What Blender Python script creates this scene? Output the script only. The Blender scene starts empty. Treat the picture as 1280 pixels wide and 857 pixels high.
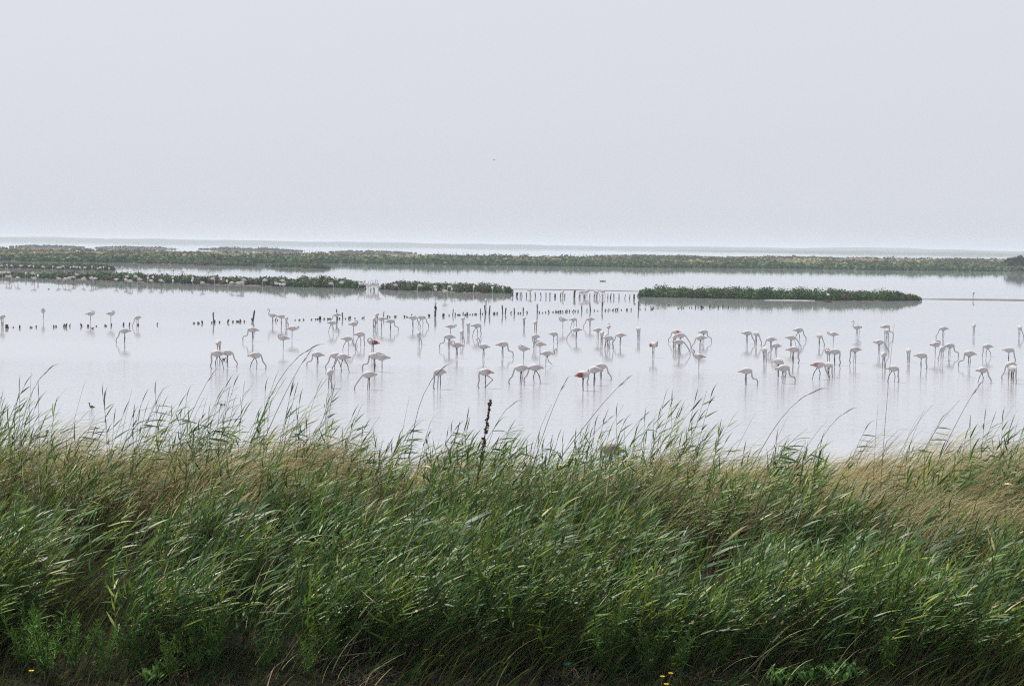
import bpy, math, random
import numpy as np
from mathutils import Vector, Matrix

R = math.radians
random.seed(7)
rng = np.random.default_rng(11)
sc = bpy.context.scene
C = sc.collection

# ------------------------------------------------------------------ camera
F_PX = 2133.0                      # focal length in pixels of the 1280 px wide photograph
CAM = Vector((0.0, 0.0, 6.5))
PITCH, ROLL = R(3.276), R(0.82)
fw = Vector((0, math.cos(PITCH), -math.sin(PITCH)))
r0 = Vector((1, 0, 0)); u0 = r0.cross(fw)
rt = (r0 * math.cos(ROLL) + u0 * math.sin(ROLL)).normalized()
up = rt.cross(fw).normalized()
cam_d = bpy.data.cameras.new('camera'); cam = bpy.data.objects.new('camera', cam_d); C.objects.link(cam)
cam.matrix_world = Matrix(((rt.x, up.x, -fw.x, CAM.x), (rt.y, up.y, -fw.y, CAM.y), (rt.z, up.z, -fw.z, CAM.z), (0, 0, 0, 1)))
cam_d.sensor_width = 36.0; cam_d.lens = 36.0 * F_PX / 1280.0
cam_d.clip_start = 0.5; cam_d.clip_end = 40000.0
sc.camera = cam

# ------------------------------------------------------------------ sky, sun, exposure
SUN_EL, SUN_AZ = R(58), R(-52)     # azimuth measured from +Y (towards the lagoon), negative = left
wd = bpy.data.worlds.new('World'); sc.world = wd; wd.use_nodes = True
nt = wd.node_tree; nt.nodes.clear()
sky = nt.nodes.new('ShaderNodeTexSky'); sky.sky_type = 'NISHITA'; sky.sun_disc = False
sky.sun_elevation = SUN_EL; sky.sun_rotation = SUN_AZ
sky.dust_density = 6.0; sky.air_density = 1.0; sky.altitude = 0
hs = nt.nodes.new('ShaderNodeHueSaturation'); hs.inputs['Saturation'].default_value = 0.35
mx = nt.nodes.new('ShaderNodeMix'); mx.data_type = 'RGBA'; mx.inputs[0].default_value = 0.82
mx.inputs[7].default_value = (7.95, 8.2, 8.95, 1)      # even white veil of high haze
bg = nt.nodes.new('ShaderNodeBackground'); bg.inputs['Strength'].default_value = 0.1
wo = nt.nodes.new('ShaderNodeOutputWorld')
nt.links.new(sky.outputs[0], hs.inputs['Color']); nt.links.new(hs.outputs[0], mx.inputs[6])
nt.links.new(mx.outputs[2], bg.inputs['Color']); nt.links.new(bg.outputs[0], wo.inputs['Surface'])

sl = bpy.data.lights.new('sun', 'SUN'); sl.energy = 5.0; sl.angle = R(0.7); sl.color = (1.0, 0.96, 0.9)
sun = bpy.data.objects.new('sun', sl); C.objects.link(sun)
to_sun = Vector((math.sin(SUN_AZ) * math.cos(SUN_EL), math.cos(SUN_AZ) * math.cos(SUN_EL), math.sin(SUN_EL)))
sun.rotation_euler = to_sun.to_track_quat('Z', 'Y').to_euler()

sc.view_settings.view_transform = 'Standard'; sc.view_settings.look = 'None'
sc.view_settings.exposure = 0.0; sc.view_settings.gamma = 1.0; sc.view_settings.use_curve_mapping = False
sc.render.engine = 'CYCLES'
sc.cycles.use_denoising = False; sc.cycles.denoiser = 'OPENIMAGEDENOISE'; sc.cycles.denoising_input_passes = 'RGB_ALBEDO_NORMAL'; sc.cycles.denoising_prefilter = 'ACCURATE'
sc.cycles.max_bounces = 8; sc.cycles.diffuse_bounces = 3; sc.cycles.glossy_bounces = 3
sc.cycles.transmission_bounces = 3; sc.cycles.volume_bounces = 1; sc.cycles.transparent_max_bounces = 8
sc.cycles.filter_width = 1.2; sc.cycles.sample_clamp_indirect = 3.0

# ------------------------------------------------------------------ helpers
def ray(px, py):
    return fw * F_PX + rt * (px - 640.0) - up * (py - 428.5)
def ground(px, py, z=0.0):
    d = ray(px, py); t = (z - CAM.z) / d.z
    return CAM + d * t
def at_y(px, py, Y):
    d = ray(px, py); return CAM + d * ((Y - CAM.y) / d.y)

def tag(o, label=None, cat=None, group=None, kind=None):
    if label: o['label'] = label
    if cat: o['category'] = cat
    if group: o['group'] = group
    if kind: o['kind'] = kind
    return o
def link(name, data, parent=None, loc=None, rz=0.0, s=1.0):
    o = bpy.data.objects.new(name, data); C.objects.link(o)
    if parent: o.parent = parent
    if loc is not None: o.location = loc
    if rz: o.rotation_euler = (0, 0, rz)
    if s != 1.0: o.scale = (s, s, s)
    return o
def np_mesh(name, V, faces, col=None, mat=None, smooth=True):
    """V (n,3); faces (m,4) or (m,3) array, or list of arrays; col (n,3)"""
    if not isinstance(faces, list): faces = [faces]
    faces = [np.asarray(f, dtype=np.int32) for f in faces if len(f)]
    me = bpy.data.meshes.new(name)
    V = np.ascontiguousarray(V, dtype=np.float32)
    me.vertices.add(len(V)); me.vertices.foreach_set('co', V.ravel())
    nl = sum(f.size for f in faces); npol = sum(len(f) for f in faces)
    me.loops.add(nl); me.polygons.add(npol)
    me.loops.foreach_set('vertex_index', np.concatenate([f.ravel() for f in faces]))
    tot = np.concatenate([np.full(len(f), f.shape[1], np.int32) for f in faces])
    st = np.concatenate([[0], np.cumsum(tot)[:-1]]).astype(np.int32)
    me.polygons.foreach_set('loop_start', st); me.polygons.foreach_set('loop_total', tot)
    if smooth: me.polygons.foreach_set('use_smooth', np.ones(npol, dtype=bool))
    if col is not None:
        a = me.color_attributes.new('col', 'FLOAT_COLOR', 'POINT')
        c4 = np.ones((len(V), 4), np.float32); c4[:, :3] = col
        a.data.foreach_set('color', c4.ravel())
    me.update(calc_edges=True)
    if mat: me.materials.append(mat)
    return me
def _h(ix, iy, seed):
    n = (ix.astype(np.int64) * 374761393 + iy.astype(np.int64) * 668265263 + seed * 974711) & 0x7fffffff
    n = ((n ^ (n >> 13)) * 1274126177) & 0x7fffffff
    return ((n ^ (n >> 16)) & 0xffff) / 65535.0
def noise2(x, y, s=1.0, seed=0, oct=2):
    x = np.asarray(x, float) / s; y = np.asarray(y, float) / s
    out = 0; a = 1.0; tot = 0
    for k in range(oct):
        ix = np.floor(x); iy = np.floor(y); fx = x - ix; fy = y - iy
        fx = fx * fx * (3 - 2 * fx); fy = fy * fy * (3 - 2 * fy)
        v = (_h(ix, iy, seed + k) * (1 - fx) + _h(ix + 1, iy, seed + k) * fx) * (1 - fy) + \
            (_h(ix, iy + 1, seed + k) * (1 - fx) + _h(ix + 1, iy + 1, seed + k) * fx) * fy
        out = out + v * a; tot += a; a *= 0.5; x = x * 2.03 + 5.1; y = y * 2.03 + 1.7
    return out / tot
def norm(a): return a / np.maximum(np.linalg.norm(a, axis=-1, keepdims=True), 1e-9)
class Acc:
    """collects verts / quads / colours of many pieces of ONE thing"""
    def __init__(s): s.V = []; s.Q = []; s.T = []; s.C = []; s.n = 0
    def add(s, V, Q=None, T=None, col=(1, 1, 1)):
        V = np.asarray(V, float); s.V.append(V)
        c = np.asarray(col, float)
        s.C.append(np.broadcast_to(c, V.shape) if c.ndim == 1 else c)
        if Q is not None and len(Q): s.Q.append(np.asarray(Q) + s.n)
        if T is not None and len(T): s.T.append(np.asarray(T) + s.n)
        s.n += len(V); return s
    def mesh(s, name, mat, smooth=True):
        f = []
        if s.Q: f.append(np.concatenate(s.Q))
        if s.T: f.append(np.concatenate(s.T))
        return np_mesh(name, np.concatenate(s.V), f, np.concatenate(s.C), mat, smooth)
def ribbons(P, D, L, W, S, bend_to, bend, ref, prof=None, droop=0.0):
    """N tapered curved blades. bend_to (N,3) direction the blade turns towards, bend (N,) how far."""
    N = len(P); P = np.array(P, float); D = norm(np.array(D, float)); L = np.asarray(L, float)
    bend = np.broadcast_to(np.asarray(bend, float), (N,)); droop = np.broadcast_to(np.asarray(droop, float), (N,))
    V = np.zeros((N, S + 1, 2, 3)); cur = P.copy()
    if prof is None: prof = np.array([1.0 - 0.9 * (k / S) ** 1.6 for k in range(S + 1)])
    for k in range(S + 1):
        t = k / S
        d = norm(D * (1 - bend * t)[:, None] + bend_to * (bend * t)[:, None] + np.array([0, 0, -1.0]) * (droop * t * t)[:, None])
        side = norm(np.cross(d, ref)) * (np.asarray(W) * 0.5 * prof[k])[:, None]
        V[:, k, 0] = cur - side; V[:, k, 1] = cur + side
        cur = cur + d * (L / S)[:, None]
    V = V.reshape(-1, 3)
    b = (np.arange(N) * 2 * (S + 1))[:, None]
    k = np.arange(S)[None, :] * 2
    q = np.stack([b + k, b + k + 1, b + k + 3, b + k + 2], -1).reshape(-1, 4)
    return V, q, 2 * (S + 1)
LEAFP = lambda S: np.array([0.40, 0.95, 1.0, 0.80, 0.45, 0.04]) if S == 5 else None
def tube(P, r, n=5, cap=True):
    """P (k,3) path, r (k,) radius"""
    P = np.asarray(P, float); K = len(P); r = np.broadcast_to(np.asarray(r, float), (K,))
    T = np.gradient(P, axis=0); T = norm(T)
    ref = np.array([0.13, 1.0, 0.07]);
    if abs(np.dot(T[0], norm(ref))) > 0.9: ref = np.array([1.0, 0.1, 0])
    A = norm(np.cross(T, ref)); B = np.cross(T, A)
    a = np.arange(n) * 2 * math.pi / n
    V = P[:, None] + (A[:, None] * np.cos(a)[None, :, None] + B[:, None] * np.sin(a)[None, :, None]) * r[:, None, None]
    V = V.reshape(-1, 3); Q = []
    for k in range(K - 1):
        for j in range(n):
            Q.append((k * n + j, k * n + (j + 1) % n, (k + 1) * n + (j + 1) % n, (k + 1) * n + j))
    Tt = []
    if cap:
        V = np.concatenate([V, P[:1] , P[-1:]]); c0 = len(V) - 2; c1 = c0 + 1
        for j in range(n):
            Tt.append((c0, (j + 1) % n, j)); Tt.append((c1, (K - 1) * n + j, (K - 1) * n + (j + 1) % n))
    return V, Q, Tt
def catmull(A, m):
    """A (k,c) control rows -> smooth rows, m steps per span"""
    A = np.asarray(A, float); E = np.vstack([2 * A[0] - A[1], A, 2 * A[-1] - A[-2]]); out = []
    for i in range(len(A) - 1):
        p0, p1, p2, p3 = E[i:i + 4]
        for k in range(m):
            t = k / m
            out.append(0.5 * (2 * p1 + (p2 - p0) * t + (2 * p0 - 5 * p1 + 4 * p2 - p3) * t * t + (3 * p1 - p0 - 3 * p2 + p3) * t ** 3))
    out.append(A[-1]); return np.array(out)
def loft(rows, n=10, m=3):
    """rows: x y z halfwidth halfheight r g b -> closed skin around a path"""
    A = catmull(rows, m); A[:, 3:5] = np.maximum(A[:, 3:5], 0.002); A[:, 5:] = np.clip(A[:, 5:], 0, 1)
    P = A[:, :3]; T = norm(np.gradient(P, axis=0)); Yv = np.array([0, 1.0, 0])
    side = norm(Yv - T * (T @ Yv)[:, None]); nrm = np.cross(T, side)
    a = np.arange(n) * 2 * math.pi / n
    V = P[:, None] + side[:, None] * (np.cos(a)[None, :] * A[:, 3:4])[..., None] + nrm[:, None] * (np.sin(a)[None, :] * A[:, 4:5])[..., None]
    K = len(P); V = V.reshape(-1, 3); col = np.repeat(A[:, 5:8], n, axis=0)
    Q = [(k * n + j, k * n + (j + 1) % n, (k + 1) * n + (j + 1) % n, (k + 1) * n + j) for k in range(K - 1) for j in range(n)]
    V = np.concatenate([V, P[:1], P[-1:]]); col = np.concatenate([col, A[:1, 5:8], A[-1:, 5:8]]); c0 = len(V) - 2
    T3 = []
    for j in range(n):
        T3.append((c0, (j + 1) % n, j)); T3.append((c0 + 1, (K - 1) * n + j, (K - 1) * n + (j + 1) % n))
    return V, Q, T3, col

# ------------------------------------------------------------------ materials
def mat_new(name):
    m = bpy.data.materials.new(name); m.use_nodes = True
    n = m.node_tree; b = n.nodes['Principled BSDF']; return m, n, b
def attr_mat(name, rough=0.8, spec=0.3, noise=0.0, nscale=6.0, transl=0.0, objvar=0.0):
    m, n, b = mat_new(name); b.inputs['Roughness'].default_value = rough; b.inputs['Specular IOR Level'].default_value = spec
    a = n.nodes.new('ShaderNodeVertexColor'); a.layer_name = 'col'; cur = a.outputs['Color']
    if noise:
        tc = n.nodes.new('ShaderNodeTexCoord'); t = n.nodes.new('ShaderNodeTexNoise'); t.inputs['Scale'].default_value = nscale
        t.inputs['Detail'].default_value = 4
        n.links.new(tc.outputs['Object'], t.inputs['Vector'])
        mr = n.nodes.new('ShaderNodeMapRange'); mr.inputs[1].default_value = 0.3; mr.inputs[2].default_value = 0.7
        mr.inputs[3].default_value = 1 - noise; mr.inputs[4].default_value = 1 + noise
        n.links.new(t.outputs['Fac'], mr.inputs[0])
        mm = n.nodes.new('ShaderNodeMix'); mm.data_type = 'RGBA'; mm.blend_type = 'MULTIPLY'; mm.inputs[0].default_value = 1
        n.links.new(cur, mm.inputs[6]); n.links.new(mr.outputs[0], mm.inputs[7]); cur = mm.outputs[2]
    if objvar:
        oi = n.nodes.new('ShaderNodeObjectInfo'); mr = n.nodes.new('ShaderNodeMapRange')
        mr.inputs[3].default_value = 1 - objvar; mr.inputs[4].default_value = 1 + objvar
        n.links.new(oi.outputs['Random'], mr.inputs[0])
        mm = n.nodes.new('ShaderNodeMix'); mm.data_type = 'RGBA'; mm.blend_type = 'MULTIPLY'; mm.inputs[0].default_value = 1
        n.links.new(cur, mm.inputs[6]); n.links.new(mr.outputs[0], mm.inputs[7]); cur = mm.outputs[2]
    n.links.new(cur, b.inputs['Base Color'])
    if transl:
        t = n.nodes.new('ShaderNodeBsdfTranslucent'); n.links.new(cur, t.inputs['Color'])
        mix = n.nodes.new('ShaderNodeMixShader'); mix.inputs[0].default_value = transl
        o = n.nodes['Material Output']
        n.links.new(b.outputs[0], mix.inputs[1]); n.links.new(t.outputs[0], mix.inputs[2]); n.links.new(mix.outputs[0], o.inputs['Surface'])
    return m
M_LEAF = attr_mat('reed_leaf', 0.44, 0.28, transl=0.22, objvar=0.25)
M_GRASS = attr_mat('grass_blade', 0.7, 0.1, transl=0.45)
M_STEM = attr_mat('reed_stem', 0.5, 0.4)
M_SHRUB = attr_mat('saltmarsh_foliage', 0.7, 0.2, transl=0.15)
M_BIRD = attr_mat('plumage', 0.75, 0.25, noise=0.05, nscale=9)
M_WOOD = attr_mat('wet_wood', 0.7, 0.3, noise=0.35, nscale=14, objvar=0.3)
M_STONE = attr_mat('stone', 0.9, 0.08, noise=0.4, nscale=5)
M_MUD = attr_mat('mud', 0.9, 0.1, noise=0.25, nscale=0.6)

def water_material():
    m, n, b = mat_new('lagoon_water'); L = n.links.new
    b.inputs['IOR'].default_value = 1.333
    tc = n.nodes.new('ShaderNodeTexCoord')
    sep = n.nodes.new('ShaderNodeSeparateXYZ'); L(tc.outputs['Object'], sep.inputs[0])
    # wind-ruffled water lies near the reed bank, calm water beyond; ragged edge, streaks along X
    mp = n.nodes.new('ShaderNodeMapping'); mp.inputs['Scale'].default_value = (0.012, 0.10, 1); L(tc.outputs['Object'], mp.inputs[0])
    n1 = n.nodes.new('ShaderNodeTexNoise'); n1.inputs['Scale'].default_value = 1; n1.inputs['Detail'].default_value = 4; L(mp.outputs[0], n1.inputs['Vector'])
    ad = n.nodes.new('ShaderNodeMath'); ad.operation = 'MULTIPLY_ADD'; ad.inputs[1].default_value = 26; L(n1.outputs['Fac'], ad.inputs[0]); L(sep.outputs['Y'], ad.inputs[2])
    zone = n.nodes.new('ShaderNodeMapRange'); zone.inputs[1].default_value = 108; zone.inputs[2].default_value = 94
    zone.inputs[3].default_value = 0; zone.inputs[4].default_value = 1; zone.interpolation_type = 'SMOOTHSTEP'; L(ad.outputs[0], zone.inputs[0])
    # ripple relief
    mp2 = n.nodes.new('ShaderNodeMapping'); mp2.inputs['Scale'].default_value = (1.3, 4.0, 1); mp2.inputs['Rotation'].default_value = (0, 0, R(8)); L(tc.outputs['Object'], mp2.inputs[0])
    n2 = n.nodes.new('ShaderNodeTexNoise'); n2.inputs['Scale'].default_value = 1.0; n2.inputs['Detail'].default_value = 3; L(mp2.outputs[0], n2.inputs['Vector'])
    st = n.nodes.new('ShaderNodeMapRange'); st.inputs[3].default_value = 0.0019; st.inputs[4].default_value = 0.040; L(zone.outputs[0], st.inputs[0])
    mul = n.nodes.new('ShaderNodeMath'); mul.operation = 'MULTIPLY'; L(n2.outputs['Fac'], mul.inputs[0]); L(st.outputs[0], mul.inputs[1])
    bp = n.nodes.new('ShaderNodeBump'); bp.inputs['Strength'].default_value = 0.5; bp.inputs['Distance'].default_value = 1.0
    L(mul.outputs[0], bp.inputs['Height']); L(bp.outputs[0], b.inputs['Normal'])
    far = n.nodes.new('ShaderNodeMapRange'); far.inputs[1].default_value = 195; far.inputs[2].default_value = 150; far.inputs[3].default_value = 0; far.inputs[4].default_value = 0.0042; far.interpolation_type = 'SMOOTHSTEP'; L(sep.outputs['Y'], far.inputs[0])
    sm = n.nodes.new('ShaderNodeMath'); sm.operation = 'ADD'; L(st.outputs[0], sm.inputs[0]); L(far.outputs[0], sm.inputs[1]); L(sm.outputs[0], mul.inputs[1])
    rr = n.nodes.new('ShaderNodeMapRange'); rr.inputs[3].default_value = 0.02; rr.inputs[4].default_value = 0.10; L(zone.outputs[0], rr.inputs[0])
    L(rr.outputs[0], b.inputs['Roughness'])
    # silty shallow water with slow patches
    mp3 = n.nodes.new('ShaderNodeMapping'); mp3.inputs['Scale'].default_value = (0.01, 0.035, 1); L(tc.outputs['Object'], mp3.inputs[0])
    n3 = n.nodes.new('ShaderNodeTexNoise'); n3.inputs['Scale'].default_value = 1; n3.inputs['Detail'].default_value = 5; L(mp3.outputs[0], n3.inputs['Vector'])
    cr = n.nodes.new('ShaderNodeValToRGB'); cr.color_ramp.elements[0].position = 0.35; cr.color_ramp.elements[1].position = 0.65
    cr.color_ramp.elements[0].color = (0.33, 0.35, 0.375, 1); cr.color_ramp.elements[1].color = (0.38, 0.395, 0.415, 1)
    L(n3.outputs['Fac'], cr.inputs[0]); L(cr.outputs[0], b.inputs['Base Color'])
    return m
M_WATER = water_material()

def earth_material():
    m, n, b = mat_new('bank_earth'); L = n.links.new
    tc = n.nodes.new('ShaderNodeTexCoord'); t = n.nodes.new('ShaderNodeTexNoise'); t.inputs['Scale'].default_value = 3; t.inputs['Detail'].default_value = 8
    L(tc.outputs['Object'], t.inputs['Vector']); cr = n.nodes.new('ShaderNodeValToRGB')
    cr.color_ramp.elements[0].color = (0.007, 0.006, 0.005, 1); cr.color_ramp.elements[1].color = (0.022, 0.018, 0.014, 1)
    cr.color_ramp.elements[0].position = 0.35; cr.color_ramp.elements[1].position = 0.7
    L(t.outputs['Fac'], cr.inputs[0]); L(cr.outputs[0], b.inputs['Base Color']); b.inputs['Roughness'].default_value = 0.95; b.inputs['Specular IOR Level'].default_value = 0.08
    bp = n.nodes.new('ShaderNodeBump'); bp.inputs['Distance'].default_value = 0.05; L(t.outputs['Fac'], bp.inputs['Height']); L(bp.outputs[0], b.inputs['Normal'])
    return m
M_EARTH = earth_material()

# ------------------------------------------------------------------ water
xs = np.array([-14000, -3000, -600, -100, 0, 100, 600, 3000, 14000.]); ys = np.array([-60, 20, 60, 120, 300, 900, 3000, 14500.])
X, Y = np.meshgrid(xs, ys); Vw = np.stack([X.ravel(), Y.ravel(), np.zeros(X.size)], 1); nx = len(xs)
Qw = [(j * nx + i, j * nx + i + 1, (j + 1) * nx + i + 1, (j + 1) * nx + i) for j in range(len(ys) - 1) for i in range(nx - 1)]
tag(link('water', np_mesh('water', Vw, np.array(Qw), None, M_WATER)), 'calm pale grey lagoon water reflecting the hazy sky', 'water', kind='structure')

# ------------------------------------------------------------------ scrub foliage on islands and marsh
GREEN = np.array([(0.050, 0.108, 0.036), (0.066, 0.130, 0.044), (0.038, 0.082, 0.034), (0.084, 0.125, 0.044)])
BROWN = np.array([(0.085, 0.078, 0.048), (0.080, 0.066, 0.046), (0.105, 0.095, 0.058), (0.066, 0.070, 0.040)])
def clumps(Cn, rx, rz, nleaf, lsize, colA):
    """leaf faces spread over the outer shell of dome-shaped clumps. Cn (k,3) base centres, rx, rz (k,), colA (k,3)"""
    k = len(Cn); n = k * nleaf
    i = np.repeat(np.arange(k), nleaf)
    th = rng.uniform(0, 2 * math.pi, n); cz = rng.uniform(-0.05, 1, n) ** 0.8 if False else rng.uniform(0.0, 1, n)
    sr = np.sqrt(np.maximum(0, 1 - cz * cz)); rad = rng.uniform(0.72, 1.08, n)
    d = np.stack([np.cos(th) * sr, np.sin(th) * sr, cz], 1)
    P = Cn[i] + d * np.stack([rx[i], rx[i], rz[i]], 1) * rad[:, None]
    nr = norm(d + rng.normal(0, 0.40, (n, 3)))
    a = norm(np.cross(nr, rng.normal(0, 1, (n, 3)))); b = np.cross(nr, a)
    s = np.asarray(lsize) * rng.uniform(0.6, 1.4, n) if np.ndim(lsize) == 0 else lsize[i] * rng.uniform(0.6, 1.4, n)
    a = a * (s * 0.5)[:, None]; b = b * (s * 0.85)[:, None]
    V = np.stack([P - b, P + a * 0.9, P + b, P - a * 0.9], 1).reshape(-1, 3)
    Q = np.arange(n * 4).reshape(-1, 4)
    c = colA[i] * rng.uniform(0.88, 1.14, (n, 1)) * rng.uniform(0.97, 1.03, (n, 3))
    return V, Q, np.repeat(c, 4, axis=0)

def mud_strip(name, pts, depth, z, col, label, cat='mud bank', thing=False, seed=1, kind='structure'):
    """low ragged bar along a polyline of ground points; depth in metres away from the camera"""
    pts = [Vector(p) for p in pts]; segs = 8 * (len(pts) - 1) + 1
    A = np.array([p[:] for p in pts]); tt = np.linspace(0, len(A) - 1, segs)
    line = np.stack([np.interp(tt, np.arange(len(A)), A[:, c]) for c in range(3)], 1)
    V = []; prof = [(-0.5, -0.08), (-0.36, z * 0.55), (-0.1, z), (0.2, z * 0.9), (0.42, z * 0.5), (0.5, -0.08)]
    for i, p in enumerate(line):
        e = min(1.0, 0.25 + 3.0 * min(i, segs - 1 - i) / segs); j = 0.6 + 0.8 * float(noise2(np.array([p[0]]), np.array([p[1]]), depth * 2 + 2, seed)[0])
        for (d, h) in prof: V.append((p[0], p[1] + depth * 0.5 + d * depth * e * j, h))
    k = len(prof); Q = [(i * k + j, (i + 1) * k + j, (i + 1) * k + j + 1, i * k + j + 1) for i in range(segs - 1) for j in range(k - 1)]
    me = np_mesh(name, np.array(V), np.array(Q), np.broadcast_to(np.array(col), (len(V), 3)), M_MUD)
    return tag(link(name, me), label, cat, kind=kind)

def island(name, prof, base, depth, label, leaf, per, nleaf, brown=0.3, seed=0, shore=(0.10, 0.085, 0.075), green=1.0):
    """prof: (px, top_y) outline; base: (px, waterline_y) in the photograph, turned into metres on the water plane"""
    bx = np.array([b[0] for b in base]); by = np.array([b[1] for b in base])
    pxs = np.array([p[0] for p in prof]); ty = np.array([p[1] for p in prof])
    mud_strip('island_ground', [ground(x, float(np.interp(x, bx, by))) for x in np.linspace(pxs[0], pxs[-1], 9)], depth, 0.22, shore,
              'low muddy ground under ' + label, 'island', seed=seed)
    L = (ground(pxs[-1], by[-1]) - ground(pxs[0], by[0])).length
    k = int(L * depth * per); u = rng.uniform(0, 1, k); px = pxs[0] + (pxs[-1] - pxs[0]) * u
    G = np.array([ground(x, float(np.interp(x, bx, by)))[:] for x in px])
    H = (np.interp(px, bx, by) - np.interp(px, pxs, ty)) * (G[:, 1] / F_PX)       # metres
    v = rng.uniform(0.06, 0.94, k); e = np.minimum(1, 0.35 + 5 * np.minimum(u, 1 - u))
    Cn = G.copy(); Cn[:, 1] += depth * 0.5 + (v - 0.5) * depth * e; Cn[:, 2] = 0.08
    dome = (0.62 + 0.38 * np.sin(np.pi * np.clip(v * 1.0 + 0.05, 0, 1)))
    hh = np.maximum(0.14, (H - 0.08) * dome * rng.uniform(0.62, 1.05, k) * (0.72 + 0.5 * noise2(Cn[:, 0], Cn[:, 1], 1.8, seed + 50, 2)))
    rx = np.clip(hh * rng.uniform(0.45, 0.85, k), 0.25, 1.2)
    nb = noise2(Cn[:, 0], Cn[:, 1], 4.0, seed) * 0.75 + rng.uniform(0, 0.25, k)
    isb = nb < np.quantile(nb, brown); col = np.where(isb[:, None], BROWN[rng.integers(0, 4, k)], GREEN[rng.integers(0, 4, k)] * green)
    V, Q, c = clumps(Cn, rx, hh, nleaf, leaf, col)
    return tag(link(name, np_mesh(name, V, Q, c, M_SHRUB, False)), label, 'scrub', kind='stuff')

# right-hand island
island('island_scrub', [(801, 366), (807, 361), (815, 359), (829, 357), (845, 358), (875, 359), (905, 358), (930, 356.5), (960, 358), (985, 360), (1000, 359), (1020, 361), (1035, 361), (1048, 358.5), (1060, 361), (1080, 362), (1100, 362), (1112, 361), (1130, 364), (1145, 367), (1157, 371)],
       [(801, 371.5), (900, 373), (960, 374.5), (1060, 376), (1157, 376.5)], 7.0, 'dense green glasswort scrub on the island joined to the brown mud bar', 0.15, 2.6, 75, 0.26, 3)
# middle island
island('island_scrub', [(473, 357), (480, 352.5), (497, 350.5), (520, 351), (545, 352), (575, 353), (590, 354), (605, 353), (625, 354), (637, 359)],
       [(473, 362), (520, 363.5), (580, 365.5), (637, 367)], 7.0, 'dark olive scrub on the short island between the two stake gaps', 0.18, 2.0, 60, 0.45, 5)
# long left island: front band and back band
island('island_scrub', [(-70, 338), (0, 340), (60, 341), (130, 339), (180, 341.5), (205, 342), (230, 344), (290, 345.5), (340, 346.5), (385, 346), (400, 344.5), (412, 347), (430, 348), (450, 353)],
       [(-70, 345), (0, 346.5), (100, 349.5), (200, 353.5), (300, 356.5), (380, 359), (450, 361)], 9.0, 'long low scrub band where the flock of flamingos lines the shore', 0.22, 1.7, 50, 0.40, 8)
island('island_scrub', [(-70, 327), (0, 328), (40, 328.5), (100, 328.5), (120, 330), (131, 333.5)],
       [(-70, 334), (0, 335.5), (131, 338)], 16.0, 'low green scrub band behind the flamingo channel', 0.25, 0.9, 45, 0.25, 9)
# islets before the marsh strip
island('islet_scrub', [(330, 331), (340, 328), (365, 327.5), (395, 328.5), (408, 332)], [(330, 333.5), (408, 336)], 12.0,
       'rounded dark green scrub islet off the marsh strip', 0.3, 0.8, 45, 0.15, 12)
island('islet_scrub', [(160, 326), (190, 325), (240, 325.5), (290, 326), (313, 330)], [(160, 328.6), (240, 331), (313, 332.6)], 16.0,
       'low grey green scrub spit lying off the marsh strip', 0.3, 0.6, 45, 0.4, 13)
# far shrub islands beyond the marsh strip
for i, (a, b, ya, yb, h) in enumerate([(7, 100, 308.5, 309.5, 4.5), (113, 216, 310.0, 311.5, 5.0), (245, 376, 311.5, 314.0, 5.5), (408, 520, 315.2, 317.0, 4.6), (745, 905, 320.0, 322.4, 4.2), (915, 1100, 322.0, 324.5, 4.0)]):
    q = np.linspace(a, b, 9); w = [0.1, 0.45, 0.9, 0.7, 1, 0.75, 0.9, 0.5, 0.1]
    island('far_island_scrub', [(x, ya + (yb - ya) * k / 8 - h * 0.8 * w[k if k in (0, 1, 7, 8) else 2 + (k + i) % 5]) for k, x in enumerate(q)], [(a, ya), (b, yb)], 25.0,
           ['bluish scrub island', 'long bluish scrub island behind the pale far flock', 'humped bluish scrub island', 'flat bluish scrub island', 'bluish scrub ridge', 'low bluish scrub ridge'][i] + ' beyond the marsh strip',
           0.8, 0.10, 26, 0.15, 20 + i)

# ------------------------------------------------------------------ the long marsh strip
edge = [(-160, 323), (0, 325.6), (22, 325.8), (24, 326.4), (160, 328.0), (313, 329.0), (420, 328.9), (500, 330.2), (640, 331.5), (830, 334.2), (1000, 335.7), (1100, 337.6), (1180, 338.2), (1280, 339.5), (1440, 341.5)]
ex = np.array([e[0] for e in edge], float); ey = np.array([e[1] for e in edge])
depthm = lambda px: np.interp(px, [-160, 0, 300, 640, 900, 1280, 1440], [430, 400, 260, 190, 260, 420, 450])
def marsh_h(px, v): return 0.25 + np.interp(px, [0, 640, 900, 1280], [0.3, 0.4, 0.9, 1.5]) * np.clip(v * 1.6, 0, 1)
NU, NV = 90, 10; V = []; cl = []
for i in range(NU):
    px = -160 + 1600 * i / (NU - 1); g = ground(px, float(np.interp(px, ex, ey)))
    for j in range(NV):
        v = j / (NV - 1); h = float(marsh_h(px, v)) if 0 < j < NV - 1 else -0.15
        sc_ = 1 + v * depthm(px) / g.y * 0.6
        V.append((g.x * sc_, g.y + v * depthm(px), h)); cl.append((0.16, 0.14, 0.10))
Q = [(i * NV + j, (i + 1) * NV + j, (i + 1) * NV + j + 1, i * NV + j + 1) for i in range(NU - 1) for j in range(NV - 1)]
tag(link('marsh_ground', np_mesh('marsh_ground', np.array(V), np.array(Q), np.array(cl), M_MUD)), 'long low marsh ground crossing the lagoon', 'marsh', kind='structure')
k = 11000
px = rng.uniform(-150, 1430, k); v = rng.uniform(0, 1, k) ** 1.7 * 0.985 + 0.006
front = rng.uniform(0, 1, k) < 0.26; v[front] = rng.uniform(0.004, 0.05, front.sum())
G = np.array([ground(x, float(np.interp(x, ex, ey)))[:] for x in px]); dm = depthm(px)
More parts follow.
